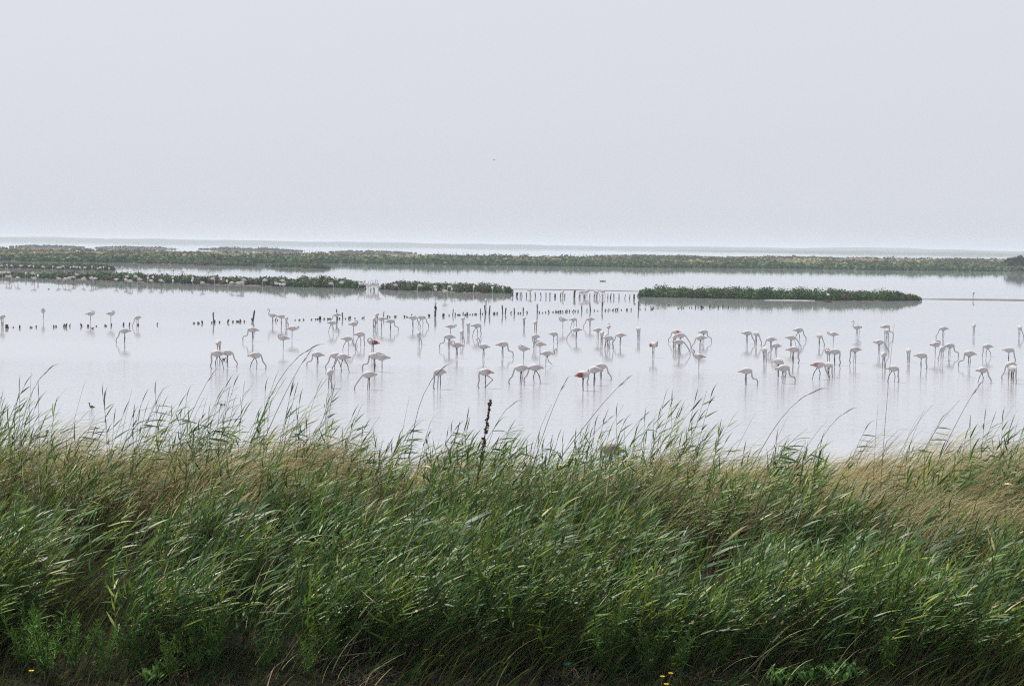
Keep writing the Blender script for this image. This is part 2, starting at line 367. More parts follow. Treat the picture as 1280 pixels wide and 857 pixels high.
Cn = np.stack([G[:, 0] * (1 + v * dm / G[:, 1] * 0.6), G[:, 1] + v * dm, marsh_h(px, v) - 0.05], 1)
nz = noise2(Cn[:, 0], Cn[:, 1] * 0.5, 22, 41, 3); nz2 = noise2(Cn[:, 0], Cn[:, 1] * 0.6, 9, 47, 2)
col = GREEN[rng.integers(0, 4, k)] * 1.05
left = np.clip((700 - px) / 500, 0, 1)
brownish = (nz2 > 0.53 - 0.08 * left) & (v > 0.05)
col = np.where(brownish[:, None], BROWN[rng.integers(0, 4, k)] * np.array([1.0, 0.98, 0.95]), col)
straw = (nz > 0.49 + 0.03 * left) & (v > 0.08)
col = np.where(straw[:, None], np.array([0.36, 0.31, 0.18]) * rng.uniform(0.8, 1.15, (k, 1)), col)
hh = rng.uniform(0.5, 1.4, k) * np.interp(px, [0, 300, 640, 1280], [0.95, 1.25, 1.4, 1.05]) * (0.75 + 0.5 * nz2); hh *= 0.55 + 0.9 * noise2(Cn[:, 0], Cn[:, 1], 6, 49, 2); hh[front] *= 1.15; hh[straw] *= 0.7
Vc, Qc, cc = clumps(Cn, hh * rng.uniform(0.9, 1.5, k), hh, 16, 0.80, col)
tag(link('marsh_scrub', np_mesh('marsh_scrub', Vc, Qc, cc, M_SHRUB, False)), 'mixed green, brown and straw coloured scrub over the long marsh strip', 'scrub', kind='stuff')

# ------------------------------------------------------------------ far coast and hills in the haze
def ridge(name, Y0, hfun, width, col, label, x0=-4200, x1=4200, n=420, cat='coast'):
    X = np.linspace(x0, x1, n); H = hfun(X); V = []
    for x, h in zip(X, H): V += [(x, Y0, -0.3), (x, Y0 + width * 0.15, h * 0.75), (x, Y0 + width * 0.5, h), (x, Y0 + width, -0.3)]
    Q = [(i * 4 + j, (i + 1) * 4 + j, (i + 1) * 4 + j + 1, i * 4 + j + 1) for i in range(n - 1) for j in range(3)]
    return tag(link(name, np_mesh(name, np.array(V), np.array(Q), np.broadcast_to(np.array(col), (len(V), 3)), M_SHRUB, False)), label, cat, kind='structure')
ridge('far_shore', 4600, lambda X: 4.2 + 5.0 * noise2(X, X * 0, 240, 61, 3) + 3.0 * noise2(X, X * 0, 30, 62, 2), 160, (0.07, 0.09, 0.06), 'thin blue line of low shore at the far side of the lagoon')
ridge('far_shore', 3300, lambda X: np.clip((X - 250) / 400, 0, 1) * (1.5 + 5.5 * noise2(X, X * 0, 90, 63, 3)) - 0.25, 120, (0.08, 0.10, 0.07), 'broken low shore in the haze behind the lone tree end of the marsh', x0=150, x1=2600)
ridge('far_hills', 5200, lambda X: np.interp(X, [-4000, -1500, -300, 900, 2300, 4000], [12, 12, 9, 13, 17, 17.5]) * (0.2 + 1.15 * noise2(X, X * 0, 380, 65, 4)) + 2 * noise2(X, X * 0, 40, 66, 2), 500, (0.07, 0.09, 0.07), 'very faint hills and tree line on the horizon', cat='hills')

# mud bars
MUDC = (0.075, 0.072, 0.072)
mud_strip('mud_bar', [ground(x, y) for x, y in [(1157, 375.2), (1200, 375.6), (1240, 376.0), (1290, 376.6), (1420, 378)]], 9.0, 0.05, (0.13, 0.12, 0.12), 'brown mud bar running out from the tip of the green island', seed=31)
mud_strip('mud_bar', [ground(x, y) for x, y in [(636, 361.8), (720, 362.8), (803, 364.6)]], 3.5, 0.05, MUDC, 'thin dark mud bar behind the row of upright stakes', seed=32)
mud_strip('mud_bar', [ground(x, y) for x, y in [(35, 353.2), (120, 354.4), (200, 357.4), (300, 360.8)]], 2.6, 0.04, MUDC, 'wet mud line along the flamingo shore of the long island', seed=33)
mud_strip('mud_bar', [ground(x, y) for x, y in [(150, 333.0), (220, 333.5), (295, 334.2)]], 5.0, 0.06, MUDC, 'wet mud streak off the grey green spit', seed=34)
mud_strip('mud_bar', [ground(x, y) for x, y in [(409, 335.6), (440, 336.0), (485, 336.6)]], 4.0, 0.06, MUDC, 'wet mud streak beside the rounded islet', seed=35)
mud_strip('shore_crust', [ground(x, y) for x, y in [(956, 375.0), (990, 375.4), (1019, 375.9)]], 0.35, 0.08, (0.42, 0.40, 0.39), 'white salt crust on the near shore of the green island', 'shore', seed=36)

# ------------------------------------------------------------------ the reed bank: ground
PY = [9.5, 13.2, 14.2, 16.0, 20.0, 22.5, 24.0, 30.0, 33.0]; PZ = [1.9, 2.35, 2.62, 2.80, 3.05, 3.12, 2.85, 0.2, -0.35]
def crest(x):   # mound of the crest along the bank, metres
    pxs = np.array([-200, 0, 100, 200, 290, 340, 390, 470, 560, 650, 760, 860, 950, 1050, 1150, 1250, 1450]); yy = np.array([556, 558, 562, 552, 530, 535, 548, 571, 563, 566, 562, 566, 563, 569, 561, 556, 556])
    return (562 - np.interp(x, (pxs - 640) / F_PX * 21.0, yy)) / 100.0
def G0(x, y):
    return np.interp(y, PY, PZ) + crest(x) * 0.55 * np.clip((np.asarray(y) - 16.5) / 3.5, 0, 1) * np.clip((26 - np.asarray(y)) / 4, 0, 1) + 0.10 * (noise2(x, y, 1.3, 71, 2) - 0.5)
gx = np.linspace(-14, 14, 113); gy = np.linspace(9.5, 33, 95)
X, Y = np.meshgrid(gx, gy); Z = G0(X, Y); V = np.stack([X.ravel(), Y.ravel(), Z.ravel()], 1); n_ = len(gx)
Q = [(j * n_ + i, j * n_ + i + 1, (j + 1) * n_ + i + 1, (j + 1) * n_ + i) for j in range(len(gy) - 1) for i in range(n_ - 1)]
tag(link('bank', np_mesh('bank', V, np.array(Q), None, M_EARTH)), 'dark earth bank overgrown with reeds and grass', 'bank', kind='structure')

def vegH(x, y):
    h = np.interp(y, [14.2, 14.6, 15.1, 16.0, 17.2, 17.9, 18.5, 19.3, 20.4, 21.6, 23.0], [0.10, 0.20, 0.50, 0.74, 0.68, 0.42, 0.46, 0.70, 0.88, 0.88, 0.60])
    n = noise2(x, y, 0.9, 73, 2)
    return h * (0.30 + 0.75 * n + 0.65 * noise2(x, y, 1.9, 79, 2)) + crest(x) * 0.45 * np.clip((y - 17.5) / 3.0, 0, 1)

# ------------------------------------------------------------------ grass strands (nobody could count them)
STRAW = np.array([(0.66, 0.60, 0.37), (0.58, 0.51, 0.29), (0.48, 0.45, 0.21), (0.38, 0.31, 0.17)])
OLIVE = np.array([(0.115, 0.130, 0.028), (0.085, 0.110, 0.024), (0.150, 0.155, 0.040), (0.060, 0.085, 0.020)])
DEEP = np.array([(0.022, 0.055, 0.014), (0.030, 0.070, 0.018), (0.018, 0.045, 0.014), (0.040, 0.080, 0.020)])
DEAD = np.array([(0.08, 0.050, 0.028), (0.055, 0.035, 0.020), (0.12, 0.080, 0.045), (0.04, 0.026, 0.016)])
def strands(N, y0, y1, wmul, seed, name, label):
    x = rng.uniform(-9.2, 9.2, N); y = np.where(rng.uniform(0, 1, N) < 0.38, rng.uniform(18.9, 22.6, N), rng.uniform(y0, y1, N))
    tuft = rng.uniform(0, 1, N) < 0.6
    cx = np.round(x / 0.22) * 0.22 + (noise2(np.round(x / 0.22) * 7.1, np.round(y / 0.22) * 3.3, 1, 5) - 0.5) * 0.2
    cy = np.round(y / 0.22) * 0.22 + (noise2(np.round(x / 0.22) * 2.7, np.round(y / 0.22) * 9.1, 1, 6) - 0.5) * 0.2
    x = np.where(tuft, cx + rng.normal(0, 0.05, N), x); y = np.where(tuft, cy + rng.normal(0, 0.05, N), y)
    H = vegH(x, y); dens = noise2(x, y, 0.7, seed, 2)
    gap = noise2(x, y, 0.85, 95, 2); dens = np.where(y < 18.9, 0.35 * dens + 0.65 * gap, dens); keep = (rng.uniform(0, 1, N) < np.clip(3.4 * (dens - 0.32), 0.03, 1) * np.interp(y, [15.6, 17.4, 18.6], [0.5, 0.36, 1.0]) + 0.16 * (y < 17.6)) & (y > y0); x, y, H = x[keep], y[keep], H[keep]; N = len(x)
    P = np.stack([x, y, G0(x, y) - 0.02], 1)
    lean = R(8) + R(44) * noise2(x, y, 1.3, seed + 3, 2) + rng.normal(0, R(13), N)
    az = rng.normal(-0.15, 0.5, N) + (noise2(x, y, 2.0, seed + 4) - 0.5) * 1.0
    D = np.stack([np.sin(lean) * np.cos(az), np.sin(lean) * np.sin(az), np.cos(lean)], 1)
    bt = norm(np.stack([np.full(N, 1.0), rng.normal(-0.15, 0.35, N), rng.normal(0.02, 0.25, N)], 1))
    cr = np.clip((y - 18.8) / 1.0, 0, 1); Ln = np.clip(H * rng.uniform(1.05, 1.75, N) * (1 - 0.16 * cr), 0.12, 1.9)
    ref = norm(np.stack([rng.normal(0, 0.5, N), rng.normal(-0.7, 0.5, N), rng.normal(0.5, 0.5, N)], 1))
    V, Q, m = ribbons(P, D, Ln, rng.uniform(0.005, 0.013, N) * wmul, 6, bt, rng.uniform(0.15, 0.7, N) + 0.25 * cr, ref, droop=rng.uniform(0.0, 0.4, N) + cr * rng.uniform(0.1, 0.7, N))
    cz = np.interp(y, [15.5, 17.0, 18.6, 19.5, 20.3], [-0.05, 0.02, 0.08, 0.50, 1.05]) + 1.2 * (noise2(x, y * 0.8, 1.7, seed + 9, 3) - 0.5)
    u = rng.uniform(0, 1, N); pk = rng.integers(0, 4, N)
    g = np.where((noise2(x, y, 2.2, seed + 12, 2) + rng.uniform(-0.2, 0.2, N) > np.interp(y, [17.0, 19.0, 20.2], [0.40, 0.34, 0.60]))[:, None], DEEP[pk], OLIVE[pk])
    col = np.where((u < cz)[:, None], STRAW[pk], g)
    dead = rng.uniform(0, 1, N) < 0.10 - 0.06 * cr + 0.5 * np.clip(noise2(x, y, 1.1, seed + 15, 2) - 0.55, 0, 1)
    col = np.where(dead[:, None], DEAD[pk], col) * rng.uniform(0.75, 1.25, (N, 1))
    me = np_mesh(name, V, Q, np.repeat(col, m, axis=0), M_GRASS)
    return tag(link(name, me), label, 'grass', kind='stuff')
strands(84000, 14.35, 23.6, 1.0, 81, 'grass', 'wind-combed grass, straw coloured on the crest and green below')

# matted dead litter low between the stems
N = 16000; x = rng.uniform(-9.2, 9.2, N); y = rng.uniform(14.3, 22.5, N)
P = np.stack([x, y, G0(x, y) + rng.uniform(0.0, 0.16, N) * np.clip((y - 14.0) / 2, 0.2, 1)], 1)
D = norm(np.stack([rng.normal(0.5, 0.8, N), rng.normal(0, 0.6, N), rng.normal(0.12, 0.25, N)], 1))
V, Q, m = ribbons(P, D, rng.uniform(0.1, 0.45, N), rng.uniform(0.003, 0.008, N), 3, norm(rng.normal(0, 1, (N, 3))), 0.35, norm(rng.normal(0, 1, (N, 3)) + np.array([0, 0, 1.0])))
cl = DEAD[rng.integers(0, 4, N)] * rng.uniform(0.5, 1.3, (N, 1))
tag(link('dead_litter', np_mesh('dead_litter', V, Q, np.repeat(cl, m, axis=0), M_GRASS)), 'brown dead stems matted low on the bank', 'litter', kind='stuff')

# ------------------------------------------------------------------ reeds
LEAFC = np.array([(0.058, 0.122, 0.017), (0.044, 0.104, 0.022), (0.088, 0.156, 0.018), (0.046, 0.102, 0.030), (0.142, 0.192, 0.022), (0.026, 0.064, 0.014)])
def reed_geometry(rg, h, nl, lean, bend, leaf=(0.2, 0.3), top=True, spread=0.55, flag=0.0):
    """stem path + list of leaves (P, D, L, W, side, colour) in the reed's own frame, leaning to +X"""
    K = 7; d = np.array([math.sin(lean), rg.normal(0, 0.12), math.cos(lean)]); p = np.zeros(3); path = [p.copy()]
    w = np.array([1.0, rg.normal(0, 0.15), 0.15])
    for k in range(K - 1):
        t = k / (K - 1); dd = d * (1 - bend * t) + w * bend * t; dd /= np.linalg.norm(dd); p = p + dd * h / (K - 1); path.append(p.copy())
    path = np.array(path); lv = []
    for i in range(nl):
        t = 0.30 + 0.70 * (i + rg.uniform(0, 0.5)) / nl; t = min(t, 1.0); q = t * (K - 1); a = min(int(q), K - 2)
        P = path[a] + (path[a + 1] - path[a]) * (q - a); sd = path[a + 1] - path[a]; sd /= np.linalg.norm(sd)
        s = 1 if i % 2 else -1
        out = np.array([rg.normal(0.55, 0.4), s * spread + rg.normal(0, 0.3), rg.normal(0.08, 0.2)])
        D = sd * 0.9 + out * rg.uniform(0.5, 0.9)
        if flag: D = D / np.linalg.norm(D) * (1 - flag) + np.array([1.0, s * 0.28 + rg.normal(0, 0.12), rg.normal(0.12, 0.22)]) * flag
        lv.append((P, D / np.linalg.norm(D), rg.uniform(*leaf) * (0.75 + 0.35 * math.sin(math.pi * min(1, t * 0.9))), rg.uniform(0.014, 0.022), i))
    if top: lv.append((path[-1] - (path[-1] - path[-2]) * 0.1, (path[-1] - path[-2]) / np.linalg.norm(path[-1] - path[-2]), leaf[1] * 0.75, 0.012, nl))
    return path, lv
def leaf_mesh_data(P, D, L, W, rg, hang=0.0):
    P = np.atleast_2d(P); D = np.atleast_2d(D); n = len(P)
    bt = norm(np.stack([np.full(n, 1.0), rg.normal(0, 0.2, n), rg.normal(-0.12 - 0.3 * hang, 0.2, n)], 1))
    ref = norm(np.stack([rg.normal(0, 0.30, n), rg.normal(-0.35, 0.45, n), np.full(n, 1.0)], 1))
    return ribbons(P, D, np.atleast_1d(L), np.atleast_1d(W), 5, bt, rg.uniform(0.0, 0.38, n) + 0.25 * hang, ref, prof=LEAFP(5), droop=rg.uniform(0.0, 0.28, n) + hang * rg.uniform(0.0, 0.5, n))
STEMC = np.array([(0.10, 0.12, 0.045), (0.16, 0.14, 0.07), (0.07, 0.10, 0.04)])

# reeds too many to count: ONE object
def reed_mass(N, name, label, yfun, hmul, leafr, green=None):
    Ps, Ds, Ls, Ws, Cs = [], [], [], [], []; st = Acc(); done = 0
    while done < N:
        x = rng.uniform(-9, 9); y = yfun()
        if noise2(np.array([x]), np.array([y]), 0.85, 95, 2)[0] + rng.uniform(-0.08, 0.08) < 0.475 + 0.16 * (17.3 < y < 18.8): continue
        h = (float(vegH(np.array([x]), np.array([y]))[0]) * rng.uniform(0.8, 1.35) + 0.10) * hmul
        path, lv = reed_geometry(rng, h, int(rng.integers(5, 9)), R(rng.normal(16, 13)), rng.uniform(0.0, 0.35), leafr, spread=0.6, flag=rng.uniform(0.0, 0.6))
        b = np.array([x, y, float(G0(np.array([x]), np.array([y]))[0])])
        a = rng.normal(-0.2, 0.75); ca, sa = math.cos(a), math.sin(a); Rm = np.array([[ca, -sa, 0], [sa, ca, 0], [0, 0, 1]])
        c = LEAFC[rng.integers(0, 6)] * rng.uniform(0.75, 1.2)
        for (P, D, L, W, i) in lv:
            Ps.append(Rm @ P + b); Ds.append(Rm @ D); Ls.append(L); Ws.append(W)
            Cs.append(c * rng.uniform(0.8, 1.25) if rng.uniform() > 0.018 else STRAW[rng.integers(0, 4)] * 0.7)
        V, Q, T = tube((path @ Rm.T + b)[::2], np.linspace(0.0042, 0.0022, 4), 3, False); st.add(V, Q, None, STEMC[rng.integers(0, 3)] * rng.uniform(0.7, 1.2))
        done += 1
    V, Q, m = leaf_mesh_data(np.array(Ps), np.array(Ds), np.array(Ls), np.array(Ws), rng)
    st.add(V, Q, None, np.repeat(np.array(Cs), m, axis=0))
    return tag(link(name, st.mesh(name, M_LEAF)), label, 'reeds', kind='stuff')
reed_mass(7000, 'reed_bed', 'dense green reed bed covering the front of the bank', lambda: 15.12 + (3.9 * rng.uniform() ** 1.1 if rng.uniform() < 0.86 else rng.uniform(3.8, 6.2)), 1.05, (0.15, 0.26))

# single reeds: prototypes with parts, then copies
def make_reed(seed, name, label, group, h, nl, lean, bend, leaf, dry=False, cat='reed'):
    rg = np.random.default_rng(seed); root = link(name, None); root.empty_display_size = 0.1
    tag(root, label, cat, group); path, lv = reed_geometry(rg, h, nl, lean, bend, leaf, flag=0.85 if h > 1 else 0.35)
    V, Q, T = tube(catmull(path, 2), np.linspace(0.0048, 0.0022, 13), 5)
    link('stem', Acc().add(V, Q, T, STEMC[seed % 3] if not dry else STRAW[seed % 3] * 0.8).mesh('stem', M_STEM), root)
    c = LEAFC[rg.integers(0, 6)] * (0.8 if h > 1 else 1.0)
    for (P, D, L, W, i) in lv:
        V, Q, m = leaf_mesh_data(P, D, L, W * (1.75 if h > 1 else 1.2), rg, 1.0 if h > 1 else 0.2)
        link('leaf', Acc().add(V, Q, None, c * rg.uniform(0.8, 1.3) if rg.uniform() > 0.05 else STRAW[1]).mesh('leaf', M_LEAF), root)
    return root
def dup(root, loc, rz, s=1.0, label=None, group=None):
    r = root.copy(); C.objects.link(r); r.location = loc; r.rotation_euler = (0, 0, rz); r.scale = (s, s, s)
    if label: r['label'] = label
    if group: r['group'] = group
    for ch in root.children:
        c = ch.copy(); C.objects.link(c); c.parent = r
    return r
used = set()
def place(proto, loc, rz, s=1.0, label=None, group=None):
    if proto.name not in used:
        used.add(proto.name); proto.location = loc; proto.rotation_euler = (0, 0, rz); proto.scale = (s, s, s)
        if label: proto['label'] = label
        if group: proto['group'] = group
        return proto
    return dup(proto, loc, rz, s, label, group)
LC = 'leafy green reed rising against the water from the straw crest of the bank'; GC = 'leafy reeds along the crest of the bank'
LF = 'leafy green reed shoot on the shaded front of the bank'; GF = 'reed shoots on the front of the bank'
crest_reeds = [make_reed(300 + i, 'crest_reed', LC, GC, 1.32, 9 + i % 3, R(14 + 8 * (i % 4)), 0.2 + 0.14 * (i % 3), (0.22, 0.32)) for i in range(8)]
front_reeds = [make_reed(400 + i, 'front_reed', LF, GF, 0.62, 6 + i % 3, R(12 + 6 * (i % 4)), 0.2 + 0.12 * (i % 3), (0.14, 0.24)) for i in range(8)]
# crest clumps: (pixel column, spread, count, height factor) as they stand along the bank
spots = [(15, 22, 8, 0.85), (62, 10, 5, 1.0), (98, 8, 2, 1.0), (150, 16, 8, 0.95), (190, 18, 10, 1.02), (225, 20, 10, 0.98), (262, 14, 7, 0.92), (335, 18, 8, 0.80), (375, 14, 6, 0.75), (425, 14, 6, 0.72), (490, 12, 6, 0.85), (515, 12, 7, 0.92), (545, 12, 5, 0.85),
         (592, 12, 6, 0.95), (625, 16, 5, 0.8), (668, 16, 4, 0.75), (700, 12, 4, 0.75), (752, 10, 4, 0.9), (785, 14, 5, 0.8), (835, 14, 7, 0.74), (880, 14, 4, 0.62), (930, 8, 5, 1.05), (960, 16, 5, 0.78), (1020, 18, 4, 0.7), (1075, 12, 5, 0.82), (1130, 16, 5, 0.8), (1165, 16, 7, 0.85), (1205, 16, 9, 0.9), (1250, 16, 8, 0.82), (1290, 16, 5, 0.8)]
nc = 0
for (px, sp, n, hf) in spots:
    for i in range(max(1, round(n * 0.68))):
        Yc = random.uniform(20.6, 22.8); X_ = (px + random.gauss(0, sp * 0.6) - 640 - 18) / F_PX * Yc
        z = float(G0(np.array([X_]), np.array([Yc]))[0]) - 0.02
        lb = {592: 'beside the dark dock stalk', 625: 'beside the dark dock stalk', 752: 'beside the young flamingo', 785: 'beside the young flamingo', 1075: 'around the tallest dry stalk', 1130: 'around the tallest dry stalk', 335: 'on the straw mound', 375: 'on the straw mound', 930: 'in the tight tall tuft'}.get(px)
        place(crest_reeds[nc % 8], (X_, Yc, z), random.gauss(-0.15, 0.35), hf * random.uniform(0.80, 1.10), label='leafy green reed on the crest ' + lb if lb else LC); nc += 1
for i in range(170):
    while True:
        X_ = random.uniform(-6.2, 6.2); Yf = random.uniform(15.4, 18.6)
        if abs(X_) < 0.31 * Yf: break
    z = float(G0(np.array([X_]), np.array([Yf]))[0]) - 0.01
    h = float(vegH(np.array([X_]), np.array([Yf]))[0]); s = (h + 0.26) / 0.62 * random.uniform(0.85, 1.15)
    place(front_reeds[i % 8], (X_, Yf, z), random.gauss(-0.3, 0.5), s)

# bare dry reed stalks standing above the crest
def dry_stalk(seed, h, hook, plume):
    rg = np.random.default_rng(seed); root = link('dry_reed_stalk', None)
    K = 11; p = np.zeros(3); pts = [p.copy()]; a = 0.0
    for k in range(K - 1):
        a += hook * (k / K) ** 3; p = p + np.array([math.sin(a), 0.02 * math.sin(k), math.cos(a)]) * h / (K - 1); pts.append(p.copy())
    V, Q, T = tube(np.array(pts), np.linspace(0.0032, 0.0010, K), 5)
    link('stem', Acc().add(V, Q, T, (0.11, 0.095, 0.065)).mesh('stem', M_STEM), root)
    if plume:
        n = 9; q = rg.uniform(0.84, 1.0, n) * (K - 1); i = np.minimum(q.astype(int), K - 2); A = np.array(pts)
        P = A[i] + (A[i + 1] - A[i]) * (q - i)[:, None]; D = norm((A[i + 1] - A[i])) + rg.normal(0, 0.10, (n, 3)) + np.array([0.10, 0, 0])
        V, Q, m = ribbons(P, D, rg.uniform(0.04, 0.09, n), np.full(n, 0.0035), 3, np.tile([1.0, 0, -0.2], (n, 1)), 0.3, norm(rg.normal(0, 1, (n, 3))))
        link('plume', Acc().add(V, Q, None, (0.13, 0.10, 0.075)).mesh('plume', M_GRASS), root)
    tag(root, 'thin dry reed stalk standing bare above the crest', 'reed stalk', 'dry reed stalks above the crest'); root['tip'] = [float(x) for x in pts[-1]]; return root
stalks = [dry_stalk(500, 1.0, 0.12, True), dry_stalk(501, 1.0, 0.42, True), dry_stalk(502, 1.0, 0.05, False), dry_stalk(503, 1.0, 0.2, False)]
# (tip px, tip y, lean px at the base, kind)
tips = [(39, 465, 2, 2), (62, 460, 30, 1), (107, 474, 26, 2), (165, 486, 18, 2), (204, 484, 26, 2), (268, 463, 50, 0), (317, 478, 56, 2), (298, 505, 30, 2), (372, 478, 20, 2), (392, 433, 78, 1), (388, 438, 66, 0), (337, 500, 18, 3), (553, 460, 30, 1), (512, 495, 14, 2), (643, 503, 28, 1), (709, 472, 36, 0), (787, 470, 84, 0), (742, 512, 14, 2),
        (780, 505, 36, 2), (810, 515, 44, 0), (822, 516, 32, 2), (872, 503, 46, 0), (900, 530, 30, 3), (1022, 487, 62, 1), (1062, 512, 34, 1), (1035, 525, 30, 3), (1118, 405, 14, 2), (1098, 505, 4, 2), (1155, 512, 24, 2), (1166, 506, 40, 3), (1226, 478, 48, 0), (1268, 505, 44, 2), (1200, 500, 44, 3), (475, 520, 24, 3), (455, 540, 40, 1), (690, 505, 20, 3), (765, 520, 46, 0), (945, 515, 30, 2), (985, 520, 24, 2), (1010, 535, 34, 3)]
for (px, py, ln, kd) in tips:
    Yc = random.uniform(20.4, 22.2); tip = at_y(px, py, Yc); base = at_y(px - ln, 575, Yc)
    dr = (tip - base); zb = float(G0(np.array([base.x]), np.array([Yc]))[0]); base = base - dr * max(0.0, (base.z - zb) / dr.z)
    pr = stalks[kd]; tl = pr['tip']; s = (tip - base).length / math.hypot(tl[0], tl[2])
    o = place(pr, base, 0, s); o.scale = (s ** 0.35, s ** 0.35, s) if kd == 2 else (s, s ** 0.4, s)
    o.rotation_euler = (0, math.atan2(tip.x - base.x, tip.z - base.z) - math.atan2(tl[0] * (o.scale[0]), tl[2] * o.scale[2]), 0)
    lb = None
    if (px, py) == (1118, 405): lb = 'tallest dry reed stalk, rising far above every other stalk on the crest'
    if (px, py) == (392, 433): lb = 'long dry reed stalk with a drooping hooked plume above the straw mound'
    if (px, py) == (787, 470): lb = 'long bare dry reed stalk slanting beside the grey-brown young flamingo'
    if lb: o['label'] = lb

# dark seeded dock stalk
rg = np.random.default_rng(77); b = at_y(594, 622, 19.3); tp = at_y(613, 500, 19.3)
root = link('dock_stalk', None, None, b); tag(root, 'dark brown seeded dock stalk standing stiffly in the crest grass', 'dock plant')
P_ = np.array([[0, 0, -0.4], [0.02, 0, 0.15], [(tp.x - b.x) * 0.45, 0, (tp.z - b.z) * 0.45], [tp.x - b.x, 0.02, tp.z - b.z]])
path = catmull(P_, 5); V, Q, T = tube(path, np.linspace(0.012, 0.005, len(path)), 6); link('stem', Acc().add(V, Q, T, (0.065, 0.042, 0.028)).mesh('stem', M_STEM), root)
def seedhead(n, t0, t1, sp):
    A = Acc()
    for i in range(n):
        t = rg.uniform(t0, t1); q = t * (len(path) - 1); k_ = min(int(q), len(path) - 2); p = path[k_] + (path[k_ + 1] - path[k_]) * (q - k_) + rg.normal(0, sp, 3) * np.array([1, 1, 0.6])
        s = rg.uniform(0.007, 0.014); o = np.array([[1, 0, 0], [0, 1, 0], [-1, 0, 0], [0, -1, 0], [0, 0, 1.3], [0, 0, -1.3]]) * s
        A.add(p + o, None, [(0, 1, 4), (1, 2, 4), (2, 3, 4), (3, 0, 4), (1, 0, 5), (2, 1, 5), (3, 2, 5), (0, 3, 5)], np.array([0.060, 0.038, 0.026]) * rg.uniform(0.7, 1.6))
    return A.mesh('seed_cluster', M_STEM, False)
for (n, a, b_, sp) in [(70, 0.88, 1.0, 0.008), (40, 0.80, 0.87, 0.012), (30, 0.72, 0.78, 0.012), (26, 0.62, 0.69, 0.012), (20, 0.5, 0.56, 0.01)]: link('seed_cluster', seedhead(n, a, b_, sp), root)

# ------------------------------------------------------------------ foot of the bank: stones, herbs, flowers, litter
def stone_mesh(seed):
    rg = np.random.default_rng(seed); n = 10; m = 7; V = [(0, 0, 0.80)]; 
    for j in range(1, m):
        for i in range(n):
            ph = math.pi * j / m; th = 2 * math.pi * i / n; f = 1 + 0.10 * rg.normal() * math.sin(ph)
            V.append((math.cos(th) * math.sin(ph) * f, math.sin(th) * math.sin(ph) * f * 0.85, math.cos(ph) * (0.80 + 0.04 * rg.normal())))
    V.append((0, 0, -0.8)); T = [(0, 1 + i, 1 + (i + 1) % n) for i in range(n)]; Q = []
    for j in range(m - 2):
        for i in range(n): Q.append((1 + j * n + i, 1 + (j + 1) * n + i, 1 + (j + 1) * n + (i + 1) % n, 1 + j * n + (i + 1) % n))
    T += [(len(V) - 1, 1 + (m - 2) * n + (i + 1) % n, 1 + (m - 2) * n + i) for i in range(n)]
    return Acc().add(np.array(V), Q, T, np.array([0.014, 0.013, 0.014]) * rg.uniform(0.7, 1.3)).mesh('stone', M_STONE)
SM = [stone_mesh(600 + i) for i in range(4)]
for i, (px, py, s) in enumerate([(498, 850, 0.16), (548, 852, 0.15), (585, 858, 0.17), (612, 838, 0.13), (634, 852, 0.15), (662, 846, 0.12), (690, 858, 0.14), (520, 866, 0.16), (470, 866, 0.14), (655, 868, 0.16), (742, 862, 0.13), (905, 866, 0.13)]):
    Yc = 14.75 + (858 - py) * 0.02; p = at_y(px, py, Yc); z = float(G0(np.array([p.x]), np.array([Yc]))[0])
    o = link('boulder', SM[i % 4], None, (p.x, Yc, z - s * 0.45), random.uniform(0, 6), s)
    tag(o, 'dark grey rounded boulder at the shaded foot of the reed bank', 'boulder', 'boulders at the foot of the bank')

M_HERB = attr_mat('herb_leaf', 0.6, 0.3, transl=0.25, objvar=0.15)
def feathery(seed, h, nst):
    rg = np.random.default_rng(seed); A = Acc()
    for s in range(nst):
        d = norm(np.array([[rg.normal(0.1, 0.32), rg.normal(0, 0.25), 1.0]]))[0]; hh = h * rg.uniform(0.6, 1.0); top = d * hh
        V, Q, T = tube(np.array([[0, 0, 0], top * 0.5, top]), [0.004, 0.003, 0.0015], 3, False); A.add(V, Q, None, (0.05, 0.08, 0.03))
        n = 70; t = rg.uniform(0.15, 1.0, n); P = top[None] * t[:, None]; D = norm(rg.normal(0, 0.7, (n, 3)) + np.array([0.1, 0, 0.7]))
        V, Q, m = ribbons(P, D, rg.uniform(0.03, 0.09, n) * (1.15 - t * 0.6), rg.uniform(0.003, 0.006, n), 2, np.tile([0.3, 0, 1.0], (n, 1)), 0.3, norm(rg.normal(0, 1, (n, 3))))
        A.add(V, Q, None, np.repeat(np.array([0.095, 0.20, 0.030]) * rg.uniform(0.6, 1.35, (n, 1)), m, axis=0))
    return A.mesh('foliage', M_HERB)
HM = [feathery(700 + i, 0.42, 7) for i in range(4)]
def on_bank(px, py):
    d = ray(px, py); lo = 14.0
    for i in range(400):
        Yc = 14.0 + i * 0.02; p = CAM + d * (Yc / d.y)
        if p.z <= float(G0(np.array([p.x]), np.array([Yc]))[0]): return Vector((p.x, Yc, float(G0(np.array([p.x]), np.array([Yc]))[0])))
    return Vector((CAM + d * (15.0 / d.y)))
herbs = [(752, 845, 1.35), (775, 838, 1.1), (812, 848, 0.9), (840, 850, 1.0), (240, 842, 1.0), (268, 834, 1.05), (215, 850, 0.8), (60, 848, 1.2), (95, 838, 1.0), (30, 840, 1.1), (130, 846, 0.9), (505, 825, 0.8), (530, 815, 0.9), (615, 812, 0.9), (650, 815, 0.9), (1110, 845, 0.9), (1190, 838, 1.1), (1225, 845, 1.0), (1260, 840, 1.0), (425, 835, 0.8), (330, 838, 0.8), (1150, 830, 0.8), (960, 832, 0.8), (385, 850, 0.8), (165, 836, 0.8), (1040, 825, 0.9), (700, 830, 0.6), (900, 838, 0.7)]
